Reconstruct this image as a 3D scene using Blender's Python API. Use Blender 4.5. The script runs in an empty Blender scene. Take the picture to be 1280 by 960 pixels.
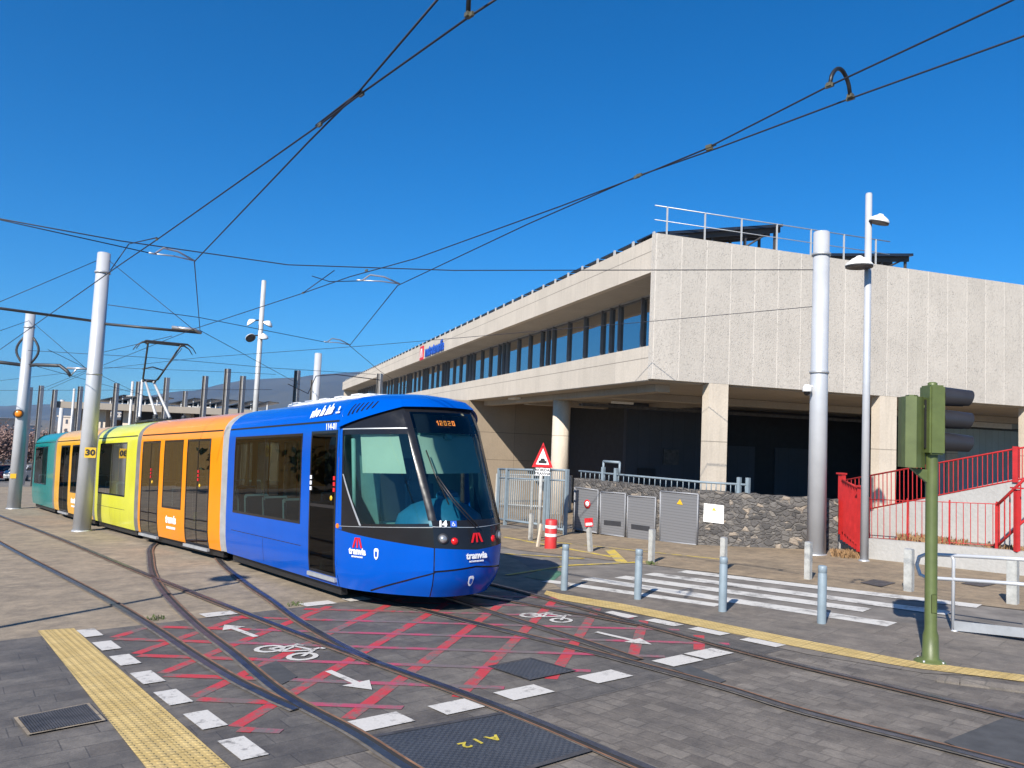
import bpy, bmesh, math, random
from mathutils import Vector, Matrix, noise
random.seed(7)
R=math.radians
sc=bpy.context.scene
COL=sc.collection
# ------------------------------------------------------------------ survey of the place
F=960.;PITCH=R(3.87);ROLL=R(2.55);H=2.2;SX,SY=.04,-.03
_f=Vector((0,math.cos(PITCH),math.sin(PITCH)));_r0=Vector((1,0,0));_u0=_r0.cross(_f)
_c,_s=math.cos(ROLL),math.sin(ROLL)
CR=_c*_r0+_s*_u0;CU=-_s*_r0+_c*_u0
CAM=Vector((0,0,H))
def ray(x,y): return _f*F+CR*(x-640)-CU*(y-480)
def at(x,y,h=0.):
    d=ray(x,y);t=(H-h)/(SX*d.x+SY*d.y-d.z);return CAM+d*t
def pf(x,y,Y):
    d=ray(x,y);return CAM+d*(Y/d.y)
def G(x,y,h=0.):
    cx=min(x,24.) if x>-160 else -160
    cy=min(max(y,-60),260)
    return SX*cx+SY*cy+h
NRM=Vector((-SX,-SY,1)).normalized()
def poleY(px,py,hh):  # distance of an upright of height hh whose top is seen at px,py
    d=ray(px,py);return (hh-H)/(d.z/d.y-SY-SX*d.x/d.y)
SUN_AZ,SUN_EL=R(26),R(37)
# ------------------------------------------------------------------ object helpers
def tag(o,label=None,cat=None,group=None,kind=None):
    if label:o['label']=label
    if cat:o['category']=cat
    if group:o['group']=group
    if kind:o['kind']=kind
    return o
def thing(name,label,cat,loc=(0,0,0),rz=0.,group=None,M=None):
    o=bpy.data.objects.new(name,None);COL.objects.link(o);o.empty_display_size=.2
    if M is None: M=Matrix.Translation(Vector(loc))@Matrix.Rotation(rz,4,'Z')
    o.matrix_world=M
    return tag(o,label,cat,group)
class MB:
    def __init__(s,M=None): s.b=bmesh.new();s.M=M or Matrix.Identity(4)
    def v(s,p): return s.b.verts.new(s.M@Vector(p))
    def f(s,vs,sm=False,mi=0):
        try:
            f=s.b.faces.new(vs);f.smooth=sm;f.material_index=mi;return f
        except ValueError: return None
    def poly(s,pts,sm=False,mi=0): return s.f([s.v(p) for p in pts],sm,mi)
    def box(s,c,d,rz=0.,rx=0.,ry=0.,mi=0,bev=0.):
        T=s.M@Matrix.Translation(Vector(c))@Matrix.Rotation(rz,4,'Z')@Matrix.Rotation(ry,4,'Y')@Matrix.Rotation(rx,4,'X')
        r=bmesh.ops.create_cube(s.b,size=1,matrix=T@Matrix.Diagonal((d[0],d[1],d[2],1)))
        fs={f for v in r['verts'] for f in v.link_faces}
        for f in fs:f.material_index=mi
        if bev>0:
            es={e for v in r['verts'] for e in v.link_edges}
            bmesh.ops.bevel(s.b,geom=list(es),offset=bev,segments=2,affect='EDGES')
        return s
    def bb(s,x0,x1,y0,y1,z0,z1,mi=0,bev=0.): return s.box(((x0+x1)/2,(y0+y1)/2,(z0+z1)/2),(abs(x1-x0),abs(y1-y0),abs(z1-z0)),mi=mi,bev=bev)
    def tube(s,pts,r,n=10,cap=True,mi=0,sm=True):
        pts=[Vector(p) for p in pts];rs=r if isinstance(r,(list,tuple)) else [r]*len(pts)
        rings=[];ref=None
        for i,p in enumerate(pts):
            a=pts[max(i-1,0)];b=pts[min(i+1,len(pts)-1)];d=(b-a).normalized()
            if ref is None: ref=Vector((0,0,1)) if abs(d.z)<.9 else Vector((1,0,0))
            x=(ref-d*ref.dot(d)).normalized();y=d.cross(x);ref=x
            rings.append([s.v(p+x*rs[i]*math.cos(2*math.pi*k/n)+y*rs[i]*math.sin(2*math.pi*k/n)) for k in range(n)])
        for A,B in zip(rings,rings[1:]):
            for k in range(n): s.f([A[k],A[(k+1)%n],B[(k+1)%n],B[k]],sm,mi)
        if cap:
            s.f(rings[0][::-1],False,mi);s.f(rings[-1],False,mi)
        return s
    def lathe(s,prof,n=24,c=(0,0,0),T=None,mi=0):
        T=T or Matrix.Translation(Vector(c));rings=[]
        for r,z in prof:
            rings.append([s.v(T@Vector((r*math.cos(2*math.pi*k/n),r*math.sin(2*math.pi*k/n),z))) for k in range(n)] if r>1e-4 else [s.v(T@Vector((0,0,z)))])
        for A,B in zip(rings,rings[1:]):
            for k in range(n):
                k2=(k+1)%n
                if len(A)==1 and len(B)==1: continue
                if len(A)==1: s.f([A[0],B[k2],B[k]],True,mi)
                elif len(B)==1: s.f([A[k],A[k2],B[0]],True,mi)
                else: s.f([A[k],A[k2],B[k2],B[k]],True,mi)
        return s
    def prism(s,pts,ext,mi=0):   # pts planar polygon, ext vector
        e=Vector(ext);A=[s.v(p) for p in pts];B=[s.v(Vector(p)+e) for p in pts];n=len(pts)
        s.f(A[::-1],mi=mi);s.f(B,mi=mi)
        for k in range(n): s.f([A[k],A[(k+1)%n],B[(k+1)%n],B[k]],mi=mi)
        return s
    def grid(s,P,sm=True,mi=0):  # P rows of points
        V=[[s.v(p) for p in row] for row in P]
        for i in range(len(V)-1):
            for j in range(len(V[0])-1): s.f([V[i][j],V[i][j+1],V[i+1][j+1],V[i+1][j]],sm,mi)
        return s
    def text(s,txt,size,T,ext=.002,bold=.0,align='CENTER',sx=1.):
        cu=bpy.data.curves.new('t','FONT');cu.body=txt;cu.size=size;cu.extrude=ext;cu.offset=bold;cu.align_x=align;cu.align_y='CENTER';cu.resolution_u=2
        o=bpy.data.objects.new('t',cu);COL.objects.link(o)
        bpy.context.view_layer.update()
        me=bpy.data.meshes.new_from_object(o.evaluated_get(bpy.context.evaluated_depsgraph_get()))
        me.transform(s.M@T@Matrix.Diagonal((sx,1,1,1)))
        s.b.from_mesh(me);bpy.data.objects.remove(o);bpy.data.curves.remove(cu);bpy.data.meshes.remove(me);return s
    def build(s,name,mats,parent=None,world=False,label=None,kind=None,smooth=None):
        me=bpy.data.meshes.new(name)
        if world and parent is not None:
            root=parent
            W=root.matrix_world
            bmesh.ops.transform(s.b,matrix=W.inverted(),verts=s.b.verts)
        bmesh.ops.recalc_face_normals(s.b,faces=s.b.faces)
        s.b.to_mesh(me);s.b.free()
        for m in (mats if isinstance(mats,(list,tuple)) else [mats]): me.materials.append(m)
        o=bpy.data.objects.new(name,me);COL.objects.link(o)
        if parent is not None:o.parent=parent
        if label:o['label']=label
        if kind:o['kind']=kind
        return o
def wbuild(mb,name,mats,parent,**k):
    """mesh given in world coordinates, linked under a (possibly nested) parent"""
    bpy.context.view_layer.update()
    return mb.build(name,mats,parent,world=True,**k)
def solo(mb,name,mats,label,cat,loc,group=None):
    o=mb.build(name,mats);o.data.transform(Matrix.Translation(-Vector(loc)));o.location=loc
    return tag(o,label,cat,group)
def struct(mb,name,mats): return mb.build(name,mats,kind='structure')
def copy_tree(o,parent=None):
    c=o.copy();COL.objects.link(c);c.parent=parent
    for ch in list(o.children): copy_tree(ch,c)
    return c
# ------------------------------------------------------------------ materials
def L(h):
    h=h.lstrip('#');v=[int(h[i:i+2],16)/255 for i in (0,2,4)]
    return tuple((x/12.92 if x<=.04045 else ((x+.055)/1.055)**2.4) for x in v)
class NT:
    def __init__(s,name):
        s.m=bpy.data.materials.new(name);s.m.use_nodes=True;s.t=s.m.node_tree;s.n=s.t.nodes;s.l=s.t.links
        s.b=s.n['Principled BSDF'];s.out=s.n['Material Output']
    def add(s,t,**k):
        n=s.n.new(t)
        for a,b in k.items():
            if a.startswith('i_'): n.inputs[int(a[2:])].default_value=b
            else: setattr(n,a,b)
        return n
    def ln(s,a,b): s.l.new(a,b)
    def coord(s,scale=1.,rz=0.,obj=True,sc3=None):
        tc=s.add('ShaderNodeTexCoord');mp=s.add('ShaderNodeMapping')
        mp.inputs['Rotation'].default_value=(0,0,rz);mp.inputs['Scale'].default_value=sc3 or (scale,)*3
        s.ln(tc.outputs['Object'],mp.inputs[0]);return mp.outputs[0]
    def noise(s,vec,scale,detail=5,rough=.6):
        n=s.add('ShaderNodeTexNoise');n.inputs['Scale'].default_value=scale;n.inputs['Detail'].default_value=detail;n.inputs['Roughness'].default_value=rough
        s.ln(vec,n.inputs['Vector']);return n.outputs['Fac']
    def ramp(s,fac,stops):
        r=s.add('ShaderNodeValToRGB');cr=r.color_ramp
        while len(cr.elements)<len(stops): cr.elements.new(.5)
        for e,(p,c) in zip(cr.elements,stops): e.position=p;e.color=(*c,1) if len(c)==3 else c
        s.ln(fac,r.inputs[0]);return r.outputs[0]
    def mix(s,fac,a,b,mode='MIX'):
        m=s.add('ShaderNodeMix',data_type='RGBA',blend_type=mode)
        for i,x in ((0,fac),(6,a),(7,b)):
            if hasattr(x,'links'): s.ln(x,m.inputs[i])
            else: m.inputs[i].default_value=x if i==0 else (*x,1)
        return m.outputs[2]
    def math(s,op,a,b=0.,cl=False):
        m=s.add('ShaderNodeMath',operation=op,use_clamp=cl)
        for i,x in ((0,a),(1,b)):
            if hasattr(x,'links'): s.ln(x,m.inputs[i])
            else: m.inputs[i].default_value=x
        return m.outputs[0]
    def bump(s,h,strength=.3,dist=.02):
        b=s.add('ShaderNodeBump');b.inputs['Strength'].default_value=strength;b.inputs['Distance'].default_value=dist
        s.ln(h,b.inputs['Height']);s.ln(b.outputs[0],s.b.inputs['Normal'])
    def fin(s,col,rough=.6,metal=0.,spec=.5,coat=0.):
        if hasattr(col,'links'): s.ln(col,s.b.inputs['Base Color'])
        else: s.b.inputs['Base Color'].default_value=(*col,1)
        if hasattr(rough,'links'): s.ln(rough,s.b.inputs['Roughness'])
        else: s.b.inputs['Roughness'].default_value=rough
        s.b.inputs['Metallic'].default_value=metal;s.b.inputs['Specular IOR Level'].default_value=spec
        s.b.inputs['Coat Weight'].default_value=coat;s.b.inputs['Coat Roughness'].default_value=.06
        return s.m
def simple(name,col,rough=.6,metal=0.,var=.15,scale=3.,bump=0.,coat=0.,spec=.5):
    t=NT(name);v=t.coord();n=t.noise(v,scale,6)
    a=tuple(c*(1-var) for c in col);b=tuple(min(c*(1+var),1) for c in col)
    c=t.ramp(n,[(.3,a),(.7,b)])
    if bump>0: t.bump(t.noise(v,scale*12,4),bump,.005)
    rg=t.math('ADD',t.math('MULTIPLY',t.noise(v,scale*2.3,4),.16),rough-.08)
    return t.fin(c,rg,metal,spec,coat)
def glass(name,tint,rough=.01,base=0.,ior=1.5,k=1.):
    t=NT(name);t.n.remove(t.b)
    tr=t.add('ShaderNodeBsdfTransparent');tr.inputs[0].default_value=(*tint,1)
    gl=t.add('ShaderNodeBsdfGlossy');gl.inputs['Roughness'].default_value=rough
    fr=t.add('ShaderNodeFresnel');fr.inputs[0].default_value=ior
    fac=t.math('ADD',t.math('MULTIPLY',fr.outputs[0],k),base,True)
    v=t.coord();bp=t.add('ShaderNodeBump');bp.inputs['Strength'].default_value=.06;bp.inputs['Distance'].default_value=.05
    t.ln(t.noise(v,1.1,1),bp.inputs['Height']);t.ln(bp.outputs[0],gl.inputs['Normal'])
    mx=t.add('ShaderNodeMixShader');t.ln(fac,mx.inputs[0]);t.ln(tr.outputs[0],mx.inputs[1]);t.ln(gl.outputs[0],mx.inputs[2])
    t.ln(mx.outputs[0],t.out.inputs[0]);return t.m
def emit(name,col,st):
    t=NT(name);t.b.inputs['Base Color'].default_value=(0.01,.01,.01,1);t.b.inputs['Emission Color'].default_value=(*col,1);t.b.inputs['Emission Strength'].default_value=st;return t.m
def slabmat(name,c1,c2,mortar,w,h,rz,msize=.012,off=.5,stain=.35,rough=.75,dirt=(.05,.045,.04),bmp=.25,mixv=.5):
    t=NT(name);v=t.coord(1.,rz)
    br=t.add('ShaderNodeTexBrick');br.offset=off
    dn_=t.add('ShaderNodeTexNoise');dn_.inputs['Scale'].default_value=.35;t.ln(v,dn_.inputs['Vector']);vs_=t.add('ShaderNodeVectorMath',operation='SCALE');vs_.inputs['Scale'].default_value=.12;t.ln(dn_.outputs['Color'],vs_.inputs[0]);vd_=t.add('ShaderNodeVectorMath',operation='ADD');t.ln(v,vd_.inputs[0]);t.ln(vs_.outputs[0],vd_.inputs[1]);t.ln(vd_.outputs[0],br.inputs['Vector'])
    br.inputs['Color1'].default_value=(*c1,1);br.inputs['Color2'].default_value=(*c2,1);br.inputs['Mortar'].default_value=(*mortar,1)
    br.inputs['Scale'].default_value=1;br.inputs['Mortar Size'].default_value=msize;br.inputs['Brick Width'].default_value=w;br.inputs['Row Height'].default_value=h;br.inputs['Mortar Smooth'].default_value=.5;br.squash=1.45;br.squash_frequency=3;br.offset_frequency=2
    n1=t.noise(v,.55,6,.65);n2=t.noise(v,6.,6,.7);n3=t.noise(v,60.,3,.7)
    c=t.mix(t.math('MULTIPLY',t.ramp(n1,[(.38,(0,0,0)),(.68,(1,1,1))]),stain),br.outputs[0],dirt)
    n5=t.noise(v,2.1,7,.75);c=t.mix(.6,c,t.ramp(n2,[(.3,(.5,.5,.5)),(.7,(1.05,1.05,1.05))]),'MULTIPLY');c=t.mix(.7,c,t.ramp(n5,[(.35,(.55,.55,.58)),(.65,(1.2,1.17,1.13))]),'MULTIPLY')
    c=t.mix(.5,c,t.ramp(n3,[(.3,(.6,.6,.6)),(.7,(1.2,1.2,1.2))]),'MULTIPLY')
    hh=t.math('ADD',t.math('MULTIPLY',br.outputs['Fac'],-1.),t.math('MULTIPLY',n3,.5))
    t.bump(hh,bmp,.006)
    return t.fin(c,t.math('ADD',t.math('MULTIPLY',n2,.25),rough-.12),spec=.35)
def wallmat(name,c,pitch=0.,axis=0,pit=False,streak=.25,jdark=.55,hline=None,rough=.85):
    t=NT(name);v=t.coord();sx=t.add('ShaderNodeSeparateXYZ');t.ln(v,sx.inputs[0])
    n1=t.noise(v,.8,6,.6);n2=t.noise(v,14.,5,.6)
    col=t.mix(t.ramp(n1,[(.3,(0,0,0)),(.75,(1,1,1))]),tuple(x*.9 for x in c),tuple(min(1,x*1.08) for x in c))
    col=t.mix(.3,col,t.ramp(n2,[(.3,(.75,.75,.75)),(.7,(1.1,1.1,1.1))]),'MULTIPLY')
    v2=t.coord(sc3=(5,5,.35));st=t.noise(v2,1.,4,.7)
    col=t.mix(t.math('MULTIPLY',t.ramp(st,[(.5,(0,0,0)),(.75,(1,1,1))]),streak),col,tuple(x*.55 for x in c))
    h=n2
    if pitch:
        fr=t.math('FRACT',t.math('DIVIDE',sx.outputs[axis],pitch))
        idx=t.math('FLOOR',t.math('DIVIDE',sx.outputs[axis],pitch))
        rnd=t.math('FRACT',t.math('MULTIPLY',t.math('SINE',t.math('MULTIPLY',idx,12.99)),43.7))
        col=t.mix(t.math('MULTIPLY',rnd,.30),col,tuple(x*.72 for x in c))
        j=t.math('LESS_THAN',fr,(.032 if pit else .02)/pitch)
        col=t.mix(t.math('MULTIPLY',j,jdark),col,tuple(min(1,x*1.35) for x in c) if pit else tuple(x*.35 for x in c))
        h=t.math('SUBTRACT',h,t.math('MULTIPLY',j,1.5))
    if hline is not None:
        for z in hline:
            j=t.math('LESS_THAN',t.math('ABSOLUTE',t.math('SUBTRACT',sx.outputs[2],z)),.014)
            col=t.mix(t.math('MULTIPLY',j,.7),col,tuple(x*.3 for x in c))
    if pit:
        vo=t.add('ShaderNodeTexVoronoi');vo.inputs['Scale'].default_value=8.;vo.inputs['Randomness'].default_value=1
        mp=t.coord(sc3=(1.5,1.5,.95));wn=t.add('ShaderNodeTexNoise');wn.inputs['Scale'].default_value=5;t.ln(mp,wn.inputs['Vector'])
        va=t.add('ShaderNodeVectorMath',operation='ADD');t.ln(mp,va.inputs[0]);t.ln(wn.outputs['Color'],va.inputs[1]);t.ln(va.outputs[0],vo.inputs['Vector'])
        ho=t.ramp(vo.outputs['Distance'],[(.20,(1,1,1)),(.32,(0,0,0))])
        vm=t.noise(v,2.2,4)
        ho=t.math('MULTIPLY',ho,t.ramp(vm,[(.38,(.25,.25,.25)),(.56,(1,1,1))]))
        col=t.mix(t.math('MULTIPLY',ho,.38),col,tuple(x*.4 for x in c))
        h=t.math('SUBTRACT',h,t.math('MULTIPLY',ho,1.6))
    t.bump(h,.45,.02)
    return t.fin(col,rough,spec=.25)
TRK=R(-50)     # bearing of the tracks on the ground
m_conc=slabmat('track_concrete',(.36,.295,.215),(.335,.272,.198),(.16,.14,.11),7.5,5.2,-R(36),.02,.3,.4,.85,(.22,.19,.15),.15)
m_base=simple('earth_ground',(.13,.11,.08),.95,var=.4,scale=.02)
m_pave=slabmat('basalt_slabs',(.150,.133,.117),(.195,.176,.155),(.11,.10,.092),.52,.27,-R(37),.007,.43,.6,.72,(.065,.065,.07),.3)
m_cob=slabmat('basalt_cobbles',(.135,.118,.103),(.235,.208,.178),(.15,.132,.113),.21,.15,-R(-48),.012,.5,.5,.7,(.215,.19,.165),.4)
m_kpav=slabmat('grey_slabs',(.205,.178,.150),(.235,.206,.176),(.15,.135,.115),.8,.4,-R(-45),.010,.5,.35,.75,(.15,.14,.125),.2)
m_beige=slabmat('beige_pavement',(.35,.27,.18),(.32,.245,.163),(.25,.20,.145),.9,.45,-R(-45),.010,.5,.35,.85,(.20,.165,.12),.15)
m_asph=simple('asphalt',(.165,.148,.13),.85,var=.35,scale=2.2,bump=.3)
def paint(name,col,wear=.45,scale=7.,lo=.42,hi=.5,under=(.14,.13,.12),rough=.6,tile=None):
    t=NT(name);v=t.coord();n=t.noise(v,scale,7,.72);n2=t.noise(v,1.3,4)
    f=t.math('ADD',t.math('MULTIPLY',n,.7),t.math('MULTIPLY',n2,.3))
    m=t.ramp(f,[(lo,(1,1,1)),(hi,(0,0,0))])
    c=t.mix(t.math('MULTIPLY',m,wear),col,under)
    c=t.mix(.35,c,t.ramp(t.noise(v,45,4),[(.3,(.7,.7,.7)),(.7,(1.1,1.1,1.1))]),'MULTIPLY')
    t.bump(t.noise(v,80,3),.25,.004)
    return t.fin(c,rough,spec=.3)
m_red=paint('worn_red_paint',(.46,.05,.06),.95,3.6,.43,.53,(.15,.13,.12))
m_redx=paint('faded_red_paint',(.40,.07,.12),.95,2.6,.44,.56,(.15,.135,.13))
m_white=paint('white_marking',(.56,.53,.49),.85,8.,.38,.47)
m_zebra=paint('zebra_paint',(.58,.56,.52),.85,3.4,.37,.49,(.13,.12,.115))
m_ypaint=paint('yellow_marking',(.62,.45,.07),.9,4.,.42,.52,(.30,.26,.2))
def tactile():
    t=NT('yellow_tactile_tiles');v=t.coord(1.,-TRK)
    sx=t.add('ShaderNodeSeparateXYZ');t.ln(v,sx.inputs[0])
    def cell(k,p): 
        a=t.math('ABSOLUTE',t.math('SUBTRACT',t.math('FRACT',t.math('DIVIDE',sx.outputs[k],p)),.5));return a
    a=cell(0,.066);b=cell(1,.066);d=t.math('POWER',t.math('ADD',t.math('POWER',a,2.),t.math('POWER',b,2.)),.5)
    dot=t.ramp(d,[(.2,(1,1,1)),(.34,(0,0,0))])
    j=t.math('MAXIMUM',t.math('GREATER_THAN',cell(0,.4),.482),t.math('GREATER_THAN',cell(1,.4),.482))
    n=t.noise(v,3.,6);c=t.ramp(n,[(.3,(.42,.295,.105)),(.7,(.56,.41,.17))])
    c=t.mix(t.math('MULTIPLY',dot,.35),c,(.58,.44,.20));c=t.mix(t.math('MULTIPLY',j,.6),c,(.22,.16,.06))
    n4=t.noise(v,9,5);c=t.mix(t.math('MULTIPLY',t.ramp(n4,[(.5,(0,0,0)),(.7,(1,1,1))]),.35),c,(.28,.22,.12))
    t.bump(dot,.8,.008);return t.fin(c,.7,spec=.3)
m_tact=tactile()
m_rail=simple('rail_steel',(.20,.19,.20),.38,.9,.35,5.)
m_groove=simple('rail_groove',(.025,.022,.02),.9)
m_rust=simple('rusty_rail_side',(.20,.10,.055),.85,var=.45,scale=6.)
m_seal=simple('rail_sealant',(.13,.115,.10),.8,var=.4,scale=9)
m_iron=simple('cast_iron',(.085,.08,.08),.6,.4,.4,6.)
def checker():
    t=NT('checker_plate');v=t.coord(1.,-R(34));ck=t.add('ShaderNodeTexChecker');ck.inputs['Scale'].default_value=32;t.ln(v,ck.inputs[0])
    c=t.mix(ck.outputs['Fac'],(.055,.06,.07),(.085,.09,.10));c=t.mix(.5,c,t.ramp(t.noise(v,3,6),[(.3,(.6,.6,.6)),(.7,(1.2,1.2,1.2))]),'MULTIPLY')
    t.bump(ck.outputs['Fac'],.6,.004);return t.fin(c,.55,.3)
m_check=checker()
m_galv=simple('brushed_steel',(.47,.48,.50),.36,.15,.07,2.)
m_galvd=simple('galvanised_dull',(.45,.46,.47),.5,.5,.15,5.)
m_dark=simple('dark_steel',(.05,.052,.058),.5,.4)
m_mull=simple('grey_aluminium',(.15,.15,.16),.5,.3,.1)
m_hbeam=simple('weathered_post',(.16,.15,.14),.7,.2,.25)
m_hlight=simple('zinc_post',(.50,.50,.49),.6,.3,.1)
m_wire=simple('overhead_cable',(.02,.022,.035),.6,.2)
m_clamp=simple('bronze_clamp',(.13,.12,.08),.5,.4)
m_alu=simple('arm_aluminium',(.42,.42,.44),.4,.6)
m_bpaint=simple('pale_blue_paint',(.20,.25,.285),.5,0,.12,6.,.1)
m_gpaint=simple('worn_grey_paint',(.37,.37,.35),.7,0,.22,9.,.2)
m_redp=simple('red_gloss_paint',(.44,.022,.022),.45,0,.18,5.,.1)
m_redw=simple('bollard_red',(.50,.03,.03),.5,0,.15,8.)
m_wht=simple('white_paint',(.75,.74,.70),.55,0,.1,8.)
m_blk=simple('black_rubber',(.015,.015,.016),.45,0,.2)
m_green=simple('signal_green_paint',(.088,.112,.034),.45,0,.16,6.,.05)
m_visor=simple('visor_plastic',(.022,.021,.024),.4,0,.2)
m_signy=simple('sign_yellow',(.72,.42,.02),.5,0,.06)
m_orange_l=simple('amber_lens',(.75,.22,.01),.3,0,.1)
BC=(.525,.478,.418)
m_hatch=wallmat('bush_hammered_concrete',BC,.85,0,True,.25,.6)
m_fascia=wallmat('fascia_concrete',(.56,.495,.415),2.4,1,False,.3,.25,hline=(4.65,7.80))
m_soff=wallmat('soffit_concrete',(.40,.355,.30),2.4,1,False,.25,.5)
m_colm=wallmat('column_concrete',(.60,.52,.42),0,0,False,.4,hline=(2.3,))
m_panel=wallmat('beige_wall_panels',(.30,.24,.175),2.6,0,False,.15,.6,hline=(.9,2.35))
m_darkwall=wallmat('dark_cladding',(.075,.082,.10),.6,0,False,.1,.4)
m_greywall=wallmat('grey_cladding',(.42,.50,.54),.4,0,False,.1,.5)
m_rampw=wallmat('pale_grey_render',(.40,.39,.37),0,0,False,.25)
m_void=simple('unlit_interior',(.03,.031,.036),.9)  # near-black colour stands in for the shade of enclosed spaces
def stone():
    t=NT('lava_stone_masonry');v=t.coord(sc3=(1,1,1.5));vo=t.add('ShaderNodeTexVoronoi',feature='DISTANCE_TO_EDGE');vc=t.add('ShaderNodeTexVoronoi')
    wn=t.add('ShaderNodeTexNoise');wn.inputs['Scale'].default_value=3.;t.ln(v,wn.inputs['Vector'])
    sc_=t.add('ShaderNodeVectorMath',operation='SCALE');sc_.inputs['Scale'].default_value=.35;t.ln(wn.outputs['Color'],sc_.inputs[0])
    va=t.add('ShaderNodeVectorMath',operation='ADD');t.ln(v,va.inputs[0]);t.ln(sc_.outputs[0],va.inputs[1])
    for x in (vo,vc): x.inputs['Scale'].default_value=6.4;t.ln(va.outputs[0],x.inputs['Vector'])
    sp=t.add('ShaderNodeSeparateColor');t.ln(vc.outputs['Color'],sp.inputs[0])
    c=t.ramp(sp.outputs[0],[(0,(.07,.067,.066)),(.55,(.115,.108,.104)),(.86,(.155,.145,.135)),(.985,(.30,.25,.20))])
    c=t.mix(.6,c,t.ramp(t.noise(v,18,5),[(.3,(.5,.5,.5)),(.7,(1.3,1.3,1.3))]),'MULTIPLY')
    e=t.ramp(vo.outputs[0],[(.0,(1,1,1)),(.055,(0,0,0))])
    c=t.mix(t.math('MULTIPLY',e,.8),c,(.15,.137,.122))
    h=t.math('ADD',t.ramp(vo.outputs[0],[(0,(0,0,0)),(.18,(1,1,1))]),t.math('MULTIPLY',t.noise(v,14,4),.5))
    t.bump(h,.8,.03);return t.fin(c,.9,spec=.2)
m_stone=stone()
def louver():
    t=NT('grey_louvred_steel');v=t.coord();sx=t.add('ShaderNodeSeparateXYZ');t.ln(v,sx.inputs[0])
    w=t.math('FRACT',t.math('DIVIDE',sx.outputs[2],.075));c=t.mix(t.math('LESS_THAN',w,.2),(.235,.24,.255),(.175,.178,.188))
    t.bump(w,.8,.02);return t.fin(c,.5,.2)
m_louv=louver()
m_lframe=simple('door_frame_grey',(.28,.285,.30),.6,.2)
def rust_plant(): return simple('dry_weeds',(.27,.16,.075),.9,0,.4,20.)
m_dry=rust_plant()
m_weed=simple('green_weeds',(.07,.10,.025),.8,0,.4,20.)
def car_paint(name,c,rough=.3):
    t=NT(name);v=t.coord();n=t.noise(v,1.5,6)
    col=t.ramp(n,[(.3,tuple(x*.95 for x in c)),(.7,tuple(min(1,x*1.04) for x in c))])
    v2=t.coord(sc3=(3,3,.5));st=t.noise(v2,1.6,6,.7)
    sx=t.add('ShaderNodeSeparateXYZ');t.ln(v,sx.inputs[0])
    low=t.ramp(sx.outputs[2],[(0,(1,1,1)),(.45,(.10,.10,.10)),(1,(.0,.0,.0))])
    m=t.math('MULTIPLY',t.ramp(st,[(.35,(0,0,0)),(.7,(1,1,1))]),low)
    col=t.mix(t.math('MULTIPLY',m,.16),col,(.12,.11,.09))
    rg=t.math('ADD',t.math('MULTIPLY',n,.12),.10)
    b=t.add('ShaderNodeBump');b.inputs['Strength'].default_value=.12;b.inputs['Distance'].default_value=.04;t.ln(t.noise(v,.9,2),b.inputs['Height']);t.ln(b.outputs[0],t.b.inputs['Normal'])
    return t.fin(col,rg,0,.22,0)
m_blue=car_paint('tram_blue',(.0,.075,.42));m_orng=car_paint('tram_orange',(.70,.235,.006));m_yell=car_paint('tram_lime_yellow',(.56,.55,.04))
m_amb=car_paint('tram_amber',(.72,.36,.02));m_teal=car_paint('tram_teal',(.0,.19,.18))
m_tblk=simple('tram_black_trim',(.012,.012,.014),.13,0,.1,spec=.35)
m_gang=simple('gangway_grey',(.27,.27,.27),.5,0,.15,4.)
m_gangd=simple('gangway_dark_grey',(.13,.125,.12),.6,0,.2,4.)
m_twin=glass('tram_window_glass',(.40,.46,.45),.006,.01,1.5,.7)
m_door=glass('tram_door_glass',(.15,.17,.17),.006,.01,1.45,.45)
m_wind=glass('windscreen_glass',(.62,.80,.75),.006,.02,1.5,1.)
m_bwin=glass('facade_glass',(.10,.14,.19),.01,.50,1.6)
m_seat=simple('seat_shell',(.50,.75,.72),.5);m_seatd=simple('seat_fabric',(.03,.07,.10),.9)
m_cabin=simple('cab_interior',(.20,.36,.36),.7);m_dash=simple('dashboard_blue',(.015,.13,.26),.45);m_blind=simple('sun_blind',(.36,.41,.36),.8,0,.04)
m_yrail=simple('grab_pole_orange',(.8,.25,.02),.4)
m_lamp=simple('headlamp_reflector',(.40,.40,.40),.2,.6);m_rlens=simple('red_lens',(.6,.01,.012),.25,0,.05)
m_sign_red=simple('sign_red',(.62,.015,.02),.45);m_txt=simple('white_lettering',(.85,.85,.85),.5,0,.02);m_txtb=simple('blue_lettering',(.015,.08,.42),.5)
m_txtk=simple('black_lettering',(.02,.02,.02),.6);m_ytxt=simple('yellow_stencil',(.50,.40,.05),.7,0,.3,20)
m_disp=emit('amber_display',(1.,.30,.04),1.1)
m_solar=simple('solar_panel_dark',(.02,.024,.035),.25,0,.2);m_solarb=simple('solar_backsheet',(.055,.05,.05),.7)
# ------------------------------------------------------------------ GROUND
def sheet(name,pts,mat,h,sub=1):
    mb=MB();mb.poly([(x,y,G(x,y)+h) for x,y in pts]);o=struct(mb,name,mat);return o
xs=[-2500,-900,-400,-160,-90,-50,-30,-20,-10,0,10,24,40,80,200,600,2500]
ys=[-400,-60,-20,0,10,20,40,70,110,180,260,500,1200,2600]
mb=MB();mb.grid([[(x,y,G(x,y)) for x in xs] for y in ys],False);struct(mb,'ground',m_base)
A=lambda x,y:tuple(at(x,y)[:2])
e2=Vector((.643,-.766));e1=Vector((.82,.572))
pb0=Vector((-6.11,9.50));pb1=Vector((-1.9,12.5));pbd=(pb1-pb0).normalized()
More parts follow.
